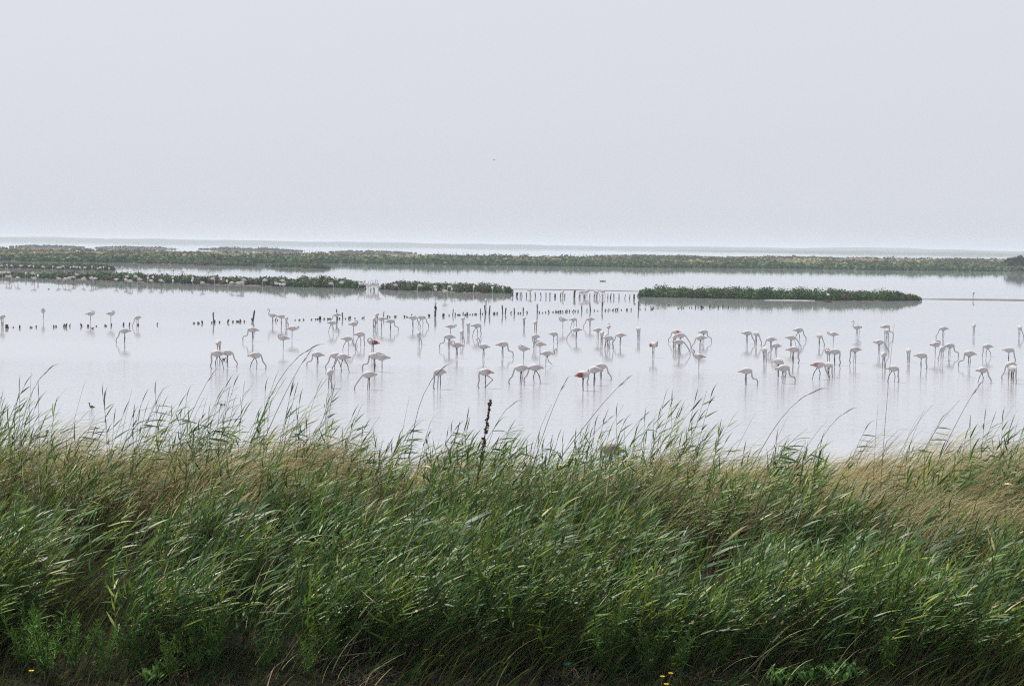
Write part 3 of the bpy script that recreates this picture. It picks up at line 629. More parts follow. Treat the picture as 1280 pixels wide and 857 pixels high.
for i, (px, py, s) in enumerate(herbs):
    p = on_bank(px, py); r = link('feathery_herb', None, None, p, random.uniform(0, 6), s * 1.45); link('foliage', HM[i % 4], r)
    tag(r, 'bushy feathery green herb ' + ('beside the teal plastic scrap' if px in (700, 752, 775) else 'above the dark boulders' if px in (505, 530, 615, 650) else 'beside the low broad-leaved plants' if px in (1040, 1110, 240, 268, 215, 960) else 'at the foot of the reed bank'), 'herb', 'feathery herbs at the foot of the bank')
herb_root = None
def broadleaf(seed):
    rg = np.random.default_rng(seed); n = 26; th = rg.uniform(0, 6.28, n); P = np.zeros((n, 3)); P[:, :2] = rg.normal(0, 0.05, (n, 2)); P[:, 2] = rg.uniform(0, 0.06, n)
    D = norm(np.stack([np.cos(th) * 0.6, np.sin(th) * 0.6, np.full(n, 0.9)], 1))
    V, Q, m = ribbons(P, D, rg.uniform(0.08, 0.17, n), rg.uniform(0.022, 0.04, n), 4, np.stack([np.cos(th), np.sin(th), np.full(n, -0.1)], 1), 0.6, norm(np.stack([np.cos(th) * -0.4, np.sin(th) * -0.4, np.ones(n)], 1)), prof=np.array([0.25, 0.8, 1.0, 0.75, 0.1]))
    return Acc().add(V, Q, None, np.repeat(np.array([0.07, 0.16, 0.030]) * rg.uniform(0.7, 1.3, (n, 1)), m, axis=0)).mesh('leaves', M_HERB)
BM = [broadleaf(720 + i) for i in range(3)]
for i, (px, py) in enumerate([(985, 852), (1000, 848), (1018, 846), (1036, 842), (1052, 848), (1064, 852), (1012, 856), (1045, 857), (200, 848), (218, 846), (188, 854), (1075, 845), (970, 857)]):
    r = link('broadleaf_plant', None, None, on_bank(px, py) , random.uniform(0, 6), random.uniform(0.8, 1.2)); link('leaves', BM[i % 3], r)
    tag(r, 'low broad-leaved bright green plant at the very foot of the bank', 'plant', 'broad-leaved plants at the foot of the bank')
# low weeds over the foot of the bank
N = 27000; x = rng.uniform(-6.8, 6.8, N); y = rng.uniform(14.25, 17.4, N); kp = noise2(x, y, 0.45, 131, 2) + rng.uniform(-0.2, 0.2, N) > 0.42; x, y = x[kp], y[kp]; N = len(x)
P = np.stack([x, y, G0(x, y) - 0.01], 1); D = norm(np.stack([rng.normal(0.15, 0.5, N), rng.normal(-0.1, 0.45, N), np.full(N, 1.0)], 1))
V, Q, m = ribbons(P, D, rng.uniform(0.05, 0.24, N) * np.interp(y, [15.2, 16.2], [1.0, 1.7]), rng.uniform(0.004, 0.010, N), 3, norm(rng.normal(0, 1, (N, 3)) + np.array([0.5, 0, 0])), rng.uniform(0.1, 0.6, N), norm(rng.normal(0, 1, (N, 3))))
cl = np.where((rng.uniform(0, 1, N) < 0.35)[:, None], DEAD[rng.integers(0, 4, N)], DEEP[rng.integers(0, 4, N)]) * rng.uniform(0.6, 1.3, (N, 1))
tag(link('low_weeds', np_mesh('low_weeds', V, Q, np.repeat(cl, m, axis=0), M_GRASS)), 'dark low weeds and grass over the foot of the bank', 'weeds', kind='stuff')
# yellow flowers
def flower(seed, h):
    rg = np.random.default_rng(seed); r = link('yellow_flower', None)
    V, Q, T = tube(np.array([[0, 0, 0], [0.01, 0, h * 0.5], [0.03, 0, h]]), [0.003, 0.0025, 0.002], 4); link('stem', Acc().add(V, Q, T, (0.06, 0.10, 0.03)).mesh('stem', M_STEM), r)
    A = Acc(); n = 9
    for i in range(n):
        a = 2 * math.pi * i / n; d = np.array([math.cos(a), math.sin(a), 0.25]); s = np.array([-math.sin(a), math.cos(a), 0]) * 0.006; c = np.array([0.03, 0, h])
        A.add([c + d * 0.004 - s * .5, c + d * 0.004 + s * .5, c + d * 0.020 + s, c + d * 0.023, c + d * 0.020 - s], [(0, 1, 2, 4)], [(4, 2, 3)], (0.70, 0.60, 0.03))
    link('petals', A.mesh('petals', M_HERB), r)
    V, Q, T = tube(np.array([[0.03, 0, h - 0.006], [0.03, 0, h + 0.006]]), [0.008, 0.006], 8); link('flower_centre', Acc().add(V, Q, T, (0.6, 0.30, 0.02)).mesh('flower_centre', M_HERB), r)
    return r
FL = [flower(740, 0.32), flower(741, 0.40)]
for i, (px, py) in enumerate([(510, 788), (501, 791), (499, 795), (506, 806), (532, 811), (812, 825), (838, 821), (842, 830), (838, 842), (826, 845), (831, 855), (519, 807), (38, 838), (551, 819), (666, 760)]):
    pr = FL[i % 2]; h = 0.32 + 0.08 * (i % 2); g = on_bank(px, py + 24)
    o = place(pr, (g.x - 0.02, g.y, g.z), random.uniform(-1, 1), 1.0); q = at_y(px, py, g.y); o.location.z = q.z - h * 1.0
    if o.location.z < g.z - 0.05: pass
    tag(o, 'small yellow daisy-like flower on a thin stem low on the bank', 'flower', 'yellow flowers low on the bank')
# teal scrap
g = on_bank(711, 836); r = link('plastic_scrap', None, None, g + Vector((0, -0.03, 0.05)), 0.2)
V, Q, T = tube(np.array([[-0.05, 0, 0], [-0.03, 0, 0.003], [0.035, 0, 0.0], [0.05, 0.004, -0.002]]), [0.020, 0.026, 0.026, 0.018], 8)
ms, n, b = mat_new('teal_plastic'); b.inputs['Base Color'].default_value = (0.02, 0.33, 0.34, 1); b.inputs['Roughness'].default_value = 0.3
me = Acc().add(V * np.array([1, 1, 0.75]), Q, T).mesh('wrapper', ms); link('wrapper', me, r)
V, Q, T = tube(np.array([[0.05, 0.004, -0.002], [0.068, 0.005, -0.003]]), [0.010, 0.010], 8); ms2, n, b = mat_new('pale_plastic'); b.inputs['Base Color'].default_value = (0.12, 0.5, 0.5, 1)
link('cap', Acc().add(V, Q, T).mesh('cap', ms2), r); tag(r, 'crumpled teal plastic scrap lying among roots at the foot of the bank', 'litter')
# loose pale sticks
for i, (px, py, a, l) in enumerate([(735, 838, 0.5, 0.45), (820, 828, 0.12, 0.32), (800, 812, 0.45, 0.5), (430, 832, 0.2, 0.7), (885, 838, -0.5, 0.18), (720, 852, 1.9, 0.16), (985, 824, 0.2, 0.4), (345, 850, 1.0, 0.25), (1080, 833, 0.9, 0.25)]):
    g = on_bank(px, py); c = np.array([math.cos(a), 0.1, math.sin(a) * 0.7]) * l
    pts = catmull(np.array([[0, 0, 0.03], c * 0.5 + np.array([0, 0, 0.05]), c + np.array([0, 0, 0.03])]), 3); V, Q, T = tube(pts, np.linspace(0.007, 0.003, len(pts)), 5)
    tag(link('dry_stick', Acc().add(V, Q, T, (0.30, 0.23, 0.17)).mesh('dry_stick', M_WOOD), None, g + Vector((-c[0] / 2, -0.05, 0.0))), 'pale dry fallen stick lying at the foot of the bank', 'stick', 'fallen sticks at the foot of the bank')
# pale root fringe
A = Acc(); N = 420; cxs = rng.choice([440, 460, 700, 722, 745, 860, 880], N) + rng.normal(0, 14, N); Pn = []
for x_, yv in zip(cxs, rng.uniform(842, 860, N)):
    g = on_bank(x_, min(yv, 856)); Pn.append((g.x, g.y - rng.uniform(0, 0.05), g.z + rng.uniform(0.0, 0.05)))
V, Q, m = ribbons(np.array(Pn), norm(rng.normal(0, 1, (N, 3)) + np.array([0.2, -0.2, 0.3])), rng.uniform(0.06, 0.16, N), rng.uniform(0.004, 0.008, N), 4, norm(rng.normal(0, 1, (N, 3))), 0.7, norm(rng.normal(0, 1, (N, 3))))
tag(link('dead_roots', Acc().add(V, Q, None, np.repeat(np.array([0.26, 0.20, 0.17]) * rng.uniform(0.5, 1.4, (N, 1)), m, axis=0)).mesh('dead_roots', M_GRASS)), 'pale tangled dead roots at the foot of the bank', 'roots', kind='stuff')

# ------------------------------------------------------------------ flamingos
WH = (0.51, 0.485, 0.485); PK = (0.48, 0.40, 0.395); RD = (0.22, 0.07, 0.06); BK = (0.02, 0.02, 0.02); LG = (0.085, 0.058, 0.058); GB = (0.16, 0.13, 0.11)
def leg(A, hip, ankle, foot, col=LG, toes=True):
    pts = np.array([hip, (np.array(hip) * 0.45 + np.array(ankle) * 0.55), ankle, (np.array(ankle) * 0.5 + np.array(foot) * 0.5), foot], float)
    V, Q, T = tube(pts, [0.032, 0.016, 0.022, 0.014, 0.016], 6); A.add(V, Q, T, col)
    f = np.array(foot)
    if toes: A.add([f, f + (0.09, 0.045, -0.005), f + (0.11, 0, -0.005), f + (0.09, -0.045, -0.005), f + (0, 0, 0.012)], None, [(0, 1, 2), (0, 2, 3), (4, 2, 1), (4, 3, 2), (0, 4, 1), (0, 3, 4)], col)
def flamingo(name, neck, legs, wing=PK, white=WH, tilt=0.0, openwing=False, headdir=(0.5, 0, -0.85), tipc=(0.03, 0.025, 0.025)):
    """body, neck, head and bill are one skin along a path; wings and legs join it in the same mesh"""
    A = Acc(); ct, s_ = math.cos(tilt), math.sin(tilt); bc = np.array([0, 0, 0.86])
    def rot(p): q = np.array(p) - bc; return np.array([q[0] * ct - q[2] * s_, q[1], q[0] * s_ + q[2] * ct]) + bc
    W = list(white); rows = []
    for (x, z, rw, rh) in [(-0.36, 0.80, 0.012, 0.008), (-0.28, 0.825, 0.050, 0.042), (-0.17, 0.850, 0.105, 0.118), (-0.04, 0.858, 0.140, 0.168), (0.09, 0.858, 0.140, 0.172), (0.19, 0.862, 0.105, 0.135), (0.255, 0.868, 0.060, 0.075)]:
        p = rot((x, 0, z)); rows.append([*p, rw, rh] + W)
    ne = len(neck)
    for i, p in enumerate(neck):
        t_ = min(1.0, (i + 0.5) / (ne - 1)); r = 0.046 - 0.018 * t_; rows.append([*p, r, r] + [w * (1 - 0.35 * t_) for w in W])  # white neck greyed towards the head, its shade painted into the colour
    h = np.array(neck[-1], float); d = np.array(headdir, float); d /= np.linalg.norm(d)
    dn = np.array([d[2], 0, -d[0]]); dn = dn if abs(d[0]) + abs(d[2]) > 0.1 else np.array([0, 0, -1.0]); 
    pd = np.array([-d[2], 0, d[0]]) ; pd = -pd if pd[2] > 0 else pd
    rows.append([*(h + d * 0.045), 0.030, 0.036] + W); rows.append([*(h + d * 0.09), 0.024, 0.028] + [0.5, 0.4, 0.4])
    rows.append([*(h + d * 0.135 + pd * 0.010), 0.017, 0.021] + [0.4, 0.25, 0.24]); rows.append([*(h + d * 0.165 + pd * 0.035), 0.013, 0.016] + list(BK)); rows.append([*(h + d * 0.170 + pd * 0.075), 0.004, 0.005] + list(BK))
    V, Q, T, c = loft(np.array(rows), 10, 3); A.add(V, Q, T, c)
    for s in (-1, 1):       # folded wings
        oy = 0.10 if not openwing else 0.17
        R_ = []
        for (x, y, z, rw, rh, cc) in [(0.17, oy - 0.03, 0.885, 0.018, 0.050, white), (0.10, oy, 0.890, 0.030, 0.100, wing if openwing else white), (-0.03, oy + 0.012, 0.885, 0.032, 0.115, [0.55 * a + 0.45 * b for a, b in zip(white, wing)] if not openwing else wing),
                                      (-0.16, oy - 0.005, 0.870, 0.028, 0.090, wing), (-0.28, oy - 0.045, 0.845, 0.020, 0.050, [0.5 * a + 0.5 * b for a, b in zip(wing, white)]), (-0.40, oy - 0.08, 0.815, 0.008, 0.014, tipc)]:
            p = rot((x, s * y, z - (0.05 if openwing else 0))); R_.append([*p, rw, rh] + list(cc))
        V, Q, T, c = loft(np.array(R_), 8, 2); A.add(V, Q, T, c)
    for L in legs: leg(A, *[rot(L[0])] + [np.array(L[1]), np.array(L[2])])
    e = h + d * 0.05
    return A.mesh(name, M_BIRD)
ST = [((0.0, 0.05, 0.76), (-0.03, 0.05, 0.42), (0.0, 0.05, 0.0)), ((0.02, -0.05, 0.76), (0.03, -0.05, 0.42), (0.05, -0.05, 0.0))]
WK = [((0.0, 0.05, 0.76), (0.10, 0.05, 0.44), (0.06, 0.05, 0.0)), ((-0.02, -0.05, 0.76), (-0.20, -0.05, 0.46), (-0.30, -0.05, 0.06))]
SB = [((0.0, 0.05, 0.76), (0.0, 0.05, 0.40), (0.0, 0.05, 0.0)), ((-0.02, -0.05, 0.76), (-0.36, -0.05, 0.50), (-0.02, -0.05, 0.16))]
ON = [((0.0, 0.02, 0.76), (0.0, 0.015, 0.42), (0.0, 0.0, 0.0))]
FW = [((0.0, 0.05, 0.76), (-0.02, 0.05, 0.42), (-0.02, 0.05, 0.0)), ((0.03, -0.05, 0.76), (0.10, -0.05, 0.40), (0.32, -0.05, 0.22))]
N_DOWN = [(0.285, 0, 0.82), (0.300, 0, 0.72), (0.290, 0, 0.60), (0.285, 0, 0.48), (0.310, 0, 0.37), (0.335, 0, 0.28), (0.325, 0, 0.20)]
N_FWD = [(0.295, 0, 0.83), (0.335, 0, 0.73), (0.365, 0, 0.61), (0.41, 0, 0.50), (0.48, 0, 0.41), (0.54, 0, 0.32), (0.55, 0, 0.22)]
N_ARCH = [(0.285, 0, 0.82), (0.300, 0, 0.70), (0.32, 0, 0.58), (0.37, 0, 0.49), (0.46, 0, 0.46), (0.55, 0, 0.44), (0.60, 0, 0.35), (0.605, 0, 0.26)]
N_REACH = [(0.30, 0, 0.84), (0.37, 0, 0.75), (0.45, 0, 0.64), (0.53, 0, 0.53), (0.60, 0, 0.42), (0.66, 0, 0.31), (0.68, 0, 0.22)]
N_SIDE = [(0.285, 0.01, 0.82), (0.300, 0.04, 0.72), (0.30, 0.09, 0.60), (0.30, 0.14, 0.48), (0.32, 0.18, 0.38), (0.34, 0.20, 0.29), (0.33, 0.20, 0.20)]
N_UP = [(0.30, 0, 0.89), (0.345, 0, 0.96), (0.33, 0, 1.06), (0.285, 0, 1.15), (0.27, 0, 1.25), (0.295, 0, 1.33), (0.34, 0, 1.37)]
N_SUP = [(0.31, 0, 0.85), (0.37, 0, 0.80), (0.44, 0, 0.82), (0.475, 0, 0.91), (0.475, 0, 1.01), (0.50, 0, 1.08), (0.55, 0, 1.11)]
N_REST = [(0.29, 0, 0.90), (0.31, 0, 0.97), (0.27, 0, 1.04), (0.18, 0.03, 1.06), (0.09, 0.05, 1.04), (0.01, 0.06, 1.015)]
N_CURL = [(0.29, 0, 0.89), (0.33, 0, 0.95), (0.38, 0, 1.00), (0.435, 0, 0.985), (0.45, 0, 0.93), (0.425, 0, 0.885)]
N_PREEN = [(0.29, 0.0, 0.89), (0.33, 0.03, 0.97), (0.31, 0.09, 1.05), (0.23, 0.15, 1.07), (0.16, 0.19, 1.02), (0.12, 0.205, 0.96)]
POSE = {
    'down': flamingo('flamingo_down', N_DOWN, ST, headdir=(-0.45, 0, -0.85)),
    'fwd': flamingo('flamingo_forward', N_FWD, ST, headdir=(-0.3, 0, -0.9), tilt=-0.05),
    'walk': flamingo('flamingo_walk', N_FWD, WK, headdir=(-0.35, 0, -0.9)),
    'walkd': flamingo('flamingo_walk_down', N_DOWN, WK, headdir=(-0.4, 0, -0.85)),
    'stride': flamingo('flamingo_stride', N_DOWN, SB, headdir=(-0.4, 0, -0.85), wing=(0.42, 0.24, 0.23)),
    'arch': flamingo('flamingo_arch', N_ARCH, ST, headdir=(-0.1, 0, -0.95), tilt=0.05),
    'reach': flamingo('flamingo_reach', N_REACH, ST, headdir=(-0.1, 0, -0.95), tilt=-0.08),
    'side': flamingo('flamingo_side', N_SIDE, ST, headdir=(-0.4, 0, -0.85)),
    'up': flamingo('flamingo_up', N_UP, ST, headdir=(0.75, 0, -0.55)),
    'upone': flamingo('flamingo_up_one_leg', [(x, y, 0.86 + (z - 0.86) * 0.72) for x, y, z in N_UP], ON, headdir=(0.2, 0, -0.9), wing=(0.4, 0.3, 0.3)),
    'upwalk': flamingo('flamingo_up_walk', N_SUP, FW, headdir=(0.55, 0, -0.7)),
    'rest': flamingo('flamingo_rest', N_REST, ON, headdir=(-0.95, 0, -0.25)),
    'curl': flamingo('flamingo_curl', N_CURL, ON, headdir=(-0.7, 0, -0.5)),
    'preen': flamingo('flamingo_preen', N_PREEN, ST, headdir=(-0.35, 0.1, -0.85)),
    'red': flamingo('flamingo_red', N_PREEN, ST, headdir=(-0.35, 0.1, -0.85), wing=RD, openwing=True),
    'redwalk': flamingo('flamingo_red_walk', N_FWD, WK, headdir=(-0.35, 0, -0.9), wing=(0.38, 0.15, 0.14)),
    'young': flamingo('flamingo_young', N_DOWN, ST, headdir=(-0.4, 0, -0.85), wing=GB, white=(0.20, 0.17, 0.15)),
}
PT = {'down': 'feeding, neck straight down', 'fwd': 'feeding, neck slanting forward', 'walk': 'striding, neck slanting into the water', 'walkd': 'striding, neck straight down', 'stride': 'one leg folded back, head down', 'arch': 'feeding, neck arched far forward', 'reach': 'feeding, neck stretched far out',
      'side': 'feeding, neck swung sideways', 'up': 'alert, neck upright', 'upone': 'on one leg, neck in a low curve', 'upwalk': 'walking, neck in an S', 'rest': 'resting on one leg, head on back', 'curl': 'resting, neck curled at the breast', 'preen': 'preening its back', 'red': 'preening, red wings showing', 'redwalk': 'striding with reddish wings, head down', 'young': 'grey-brown and young'}
FT = {0: 'facing downwind', 180: 'facing upwind', 90: 'facing the islands', 270: 'facing the bank'}
def put_bird(px, py, pose, yaw, zone, group, sink=None, label=None, s=None, z=0.0):
    g = ground(px, py, z)
    o = link('flamingo', POSE[pose], None, (g.x, g.y, z - (sink if sink is not None else random.uniform(0.09, 0.16))), R(yaw + random.uniform(-14, 14)), s or random.uniform(0.92, 1.07))
    f = FT[min((0, 90, 180, 270), key=lambda a: abs((yaw - a + 180) % 360 - 180))]
    return tag(o, label or f'flamingo {PT[pose]}, {f}, {zone}', 'flamingo', group)
Z1, G1 = 'in open shallows', 'flamingos feeding in the open shallows'
near = [(3, 408, 'side', 250), (54, 400, 'rest', 260), (113, 404, 'rest', 20), (138.5, 404.5, 'rest', 345), (172, 408, 'fwd', 235), (156, 428, 'fwd', 180), (316, 427, 'arch', 182), (273, 446, 'down', 80), (272, 461, 'walkd', 182), (284, 458, 'fwd', 0), (319, 461, 'walk', 2),
        (354, 438, 'rest', 175), (365, 424, 'curl', 0), (341, 405, 'up', 180), (351.6, 407, 'fwd', 0), (358, 409, 'down', 275), (397, 458, 'arch', 190), (415, 415, 'walk', 0), (442, 418, 'rest', 30), (434, 437.5, 'walk', 0), (449.5, 431.5, 'walkd', 5),
        (420, 462, 'walk', 185), (429, 465, 'walk', 180), (412.5, 485, 'side', 255), (468.5, 464, 'arch', 180), (477.5, 465.5, 'rest', 178), (461, 487, 'reach', 200), (549, 486, 'down', 235), (523.5, 430.5, 'side', 262), (488, 413.5, 'arch', 0), (477, 411, 'fwd', 180), (468, 410.5, 'down', 265), (471, 405, 'down', 260),
        (516, 409.5, 'fwd', 0), (527, 408.5, 'walk', 0), (421, 403.5, 'fwd', 180), (563, 419, 'curl', 0), (578.5, 410.5, 'down', 270), (585, 417, 'down', 300), (577, 428.5, 'side', 260), (595.5, 420.5, 'walkd', 0), (561.5, 436, 'arch', 182), (571, 447.5, 'preen', 180), (604.5, 447.5, 'up', 180), (628, 446, 'arch', 0),
        (606.5, 485, 'stride', 182), (655, 408.5, 'down', 95), (669, 415, 'down', 85), (703.5, 411.5, 'rest', 175), (692, 429.5, 'down', 320), (669, 434.5, 'side', 225), (675, 444.5, 'rest', 150), (683, 457, 'upwalk', 0), (654.5, 450, 'rest', 185), (651.5, 480.5, 'fwd', 182), (669, 478.5, 'walk', 180),
        (716.5, 409.5, 'walkd', 10), (737.5, 409.5, 'fwd', 180), (720.5, 424.5, 'reach', 180), (747, 424.5, 'down', 20), (760.5, 421, 'rest', 80), (752, 430.5, 'down', 280), (760.5, 436, 'walkd', 350), (758, 434, 'side', 240), (775.5, 431.5, 'fwd', 180), (797.5, 425, 'down', 285),
        (743, 481.5, 'down', 182), (751, 474, 'fwd', 2), (845, 427.5, 'redwalk', 185), (850.5, 432.5, 'reach', 0), (843.5, 434.5, 'down', 235), (848.5, 442.5, 'reach', 0), (879, 427, 'arch', 0), (875.5, 436.5, 'fwd', 185), (873.5, 461.5, 'upone', 180), (933.5, 429.5, 'fwd', 0), (945, 431.5, 'side', 285), (963.5, 437.5, 'fwd', 185), (955, 452.5, 'down', 290), (970, 445.5, 'arch', 190), (932, 481, 'arch', 0),
        (998, 425.5, 'walk', 10), (988.5, 435.5, 'reach', 5), (991, 453.5, 'down', 330), (1024, 432.5, 'side', 300), (1041.5, 429.5, 'curl', 180), (1043, 456.5, 'down', 345), (1035.5, 455, 'preen', 200), (1035.5, 471.5, 'down', 310), (1022.5, 474, 'redwalk', 0), (972.5, 470.5, 'side', 320), (978.5, 479, 'arch', 0), (1068.5, 453.5, 'down', 195),
        (1071, 420.5, 'up', 180), (1074, 418, 'rest', 100), (1106.5, 421.5, 'arch', 5), (1108, 427, 'down', 290), (1098.5, 442.5, 'reach', 0), (1104.5, 460.5, 'side', 245), (1116, 477.5, 'walkd', 320), (1179, 422.5, 'fwd', 190), (1217, 418.5, 'down', 250), (1274, 421.5, 'side', 260), (1135, 452.5, 'down', 280), (1151, 460.5, 'down', 320),
        (1169, 446.5, 'rest', 20), (1186.5, 445.5, 'arch', 0), (1177.5, 450.5, 'fwd', 220), (1211.5, 458.5, 'arch', 185), (1234, 445.5, 'walkd', 185), (1260.5, 453, 'side', 325), (1227.5, 478.5, 'walk', 5), (1265.5, 479.5, 'down', 275), (1262.5, 474.5, 'fwd', 215)]
special = {(606.5, 485): 'flamingo with a reddish rump folding one leg back, the largest bird near the ripples', (683, 457): 'flamingo walking with its neck in an S and one foot raised forward', (604.5, 447.5): 'flamingo standing tall with raised neck, alone in the middle of the feeding birds',
           (873.5, 461.5): 'flamingo on one leg with a low curved neck and dark wing tips', (845, 427.5): 'flamingo with dark red wings at the back of a tight group of four', (1022.5, 474): 'flamingo striding with reddish wings into a neighbour feeding head down',
           (1071, 420.5): 'upright flamingo close against a resting one off the green island', (341, 405): 'flamingo holding its neck upright beside the stake row', (543, 1): ''}
for (px, py, pose, yaw) in near: put_bird(px, py, pose, yaw, Z1, G1, label=special.get((px, py)))
put_bird(466, 443.5, 'red', 205, Z1, G1, label='bright red-winged flamingo preening above a pair on the shallows')
put_bird(816.5, 446.5, 'red', 300, Z1, G1, label='red-winged flamingo preening alone in open water')
put_bird(728.5, 488, 'red', 330, Z1, G1, label='deep red-winged flamingo with head lowered beside two grey-white birds')
put_bird(764, 594, 'young', 160, Z1, G1, sink=0.12, s=1.0, label='grey-brown young flamingo half hidden behind the reed crest')
put_bird(1216.7, 373.5, 'down', 250, Z1, G1, sink=0.03, label='lone flamingo standing on the brown mud bar')
# birds between the upright stakes
Z2, G2 = 'among upright stakes', 'flamingos among the stakes'
for (cx, cy, pose, yaw) in [(205, 335, 'rest', 0), (470, 350, 'down', 260), (620, 355, 'walkd', 180), (665, 340, 'rest', 10), (735, 345, 'down', 200), (790, 345, 'walkd', 0), (655, 352, 'down', 190), (745, 352, 'side', 300)]:
    put_bird(630 + cx / 6.4, 310 + cy / 6.4 + 7.2, pose, yaw, Z2, G2)
put_bird(607.5, 383, 'down', 265, Z2, G2, label='flamingo feeding just behind a pair of tall stakes in the stump row')
# shore flock of the long island
Z3, G3 = 'at the long island', 'flamingo flock on the shore of the long island'
shore = [(65, 465), (95, 470), (180, 478), (345, 488), (380, 463), (588, 485), (655, 490), (690, 488), (735, 475), (835, 485), (915, 490), (955, 485), (1160, 498), (1260, 505), (1270, 460), (85, 412), (35, 425), (5, 425), (768, 432), (260, 395), (325, 398)]
shore = [(x / 8, 290 + y / 8) for x, y in shore]
shore += [(150 + x / 8, 290 + y / 8) for x, y in [(75, 460), (155, 460), (65, 505), (100, 518), (200, 500), (280, 482), (330, 470), (310, 510), (410, 512), (525, 458), (530, 512), (728, 478), (722, 515), (825, 530), (925, 485), (1012, 490), (1070, 515), (1120, 535), (1180, 540), (1215, 540), (1240, 495)]]
shore += [(300 + x / 8, 290 + y / 8) for x, y in [(40, 498), (15, 540), (250, 503), (365, 538), (425, 512), (400, 550), (430, 552), (910, 540), (1015, 522), (1195, 545)]]
ps = ['rest', 'down', 'fwd', 'curl', 'walkd', 'rest', 'side', 'preen', 'down']; bx_ = [-70, 0, 100, 200, 300, 380, 450]; by_ = [345, 346.5, 349.5, 353.5, 356.5, 359, 361]
for i, (x, y) in enumerate(shore):
    yw = y + 4.2; lim = float(np.interp(x, bx_, by_)) + 0.7      # stand in the water in front of the scrub
    put_bird(x, max(yw, lim), ps[i % 9], random.choice([0, 180, 90, 270, 200, 340]), Z3, G3, sink=random.uniform(0.05, 0.12) if yw > lim else 0.02, s=random.uniform(1.02, 1.14))
Z4, G4 = 'in the scrub channel', 'flamingos in the channel behind the long island'
for i, (x, y) in enumerate([(15, 350), (70, 345), (115, 352), (205, 355), (290, 358), (335, 360), (430, 366), (530, 362), (575, 375), (600, 375), (628, 358), (705, 373), (740, 365), (770, 370), (800, 375), (850, 370), (920, 365), (975, 383), (1000, 375), (1035, 365), (1090, 375), (1165, 365)]):
    yb = float(np.interp(x / 8, [0, 131], [335.8, 338.4])); put_bird(x / 8, max(yb + 0.2, 290 + y / 8 + 2.5), ps[(i * 4) % 9], random.choice([0, 180, 90, 270]), Z4, G4)
for i, (x, y) in enumerate([(145, 380), (185, 382), (395, 400), (535, 385), (625, 410), (885, 410), (20, 362)]):
    put_bird(150 + x / 8, 290 + y / 8 + 3, ps[(i * 2) % 9], random.choice([0, 180]), 'behind the long island', 'flamingos behind the long island')
# alert cluster in the gap between the long and short islands, and birds along the short island
Z5, G5 = 'in the island gap', 'flamingos in the gap between two islands'
for i, (x, y) in enumerate([(20, 335), (42, 336), (65, 338), (85, 335), (105, 337), (118, 333), (145, 337), (8, 340), (55, 345), (128, 344), (95, 347), (72, 350)]):
    put_bird(450 + x / 6.4, 310 + y / 6.4 - 0.6, 'up' if i < 8 else 'rest', random.choice([0, 180, 270]), Z5, G5, sink=0.05)
Z6, G6 = 'at the short island', 'flamingos on the shore of the short island'
for i, (x, y) in enumerate([(200, 305), (150, 325), (283, 300), (480, 318), (602, 318), (605, 355), (718, 315), (680, 368), (912, 318), (1058, 318), (1142, 328), (735, 345)]):
    lim = float(np.interp(450 + x / 6.4, [473, 520, 580, 637], [362, 363.5, 365.5, 367])) + 0.6
    put_bird(450 + x / 6.4, max(310 + y / 6.4 + 5, lim), ['down', 'rest', 'fwd', 'walkd', 'side', 'rest'][i % 6], random.choice([0, 180, 270]), Z6, G6, sink=0.04)
# far pale flock
for i in range(44):
    x = 151 + 72 * (i + random.uniform(0, 0.8)) / 44
    put_bird(x, 311.2 + (x - 150) * 0.016 + random.uniform(-0.15, 0.25), random.choice(['rest', 'down', 'walkd', 'fwd']), random.choice([0, 180]), 'x', 'x', label='tiny pale flamingo in the far line beyond the marsh strip')['group'] = 'far line of flamingos beyond the marsh'
for i in range(12):
    x = 128 + 22 * (i + random.uniform(0, 0.8)) / 12
    put_bird(x, 310.9 + random.uniform(-0.15, 0.25), 'rest', random.choice([0, 180]), 'x', 'x', label='tiny pale flamingo in the far line beyond the marsh strip')['group'] = 'far line of flamingos beyond the marsh'

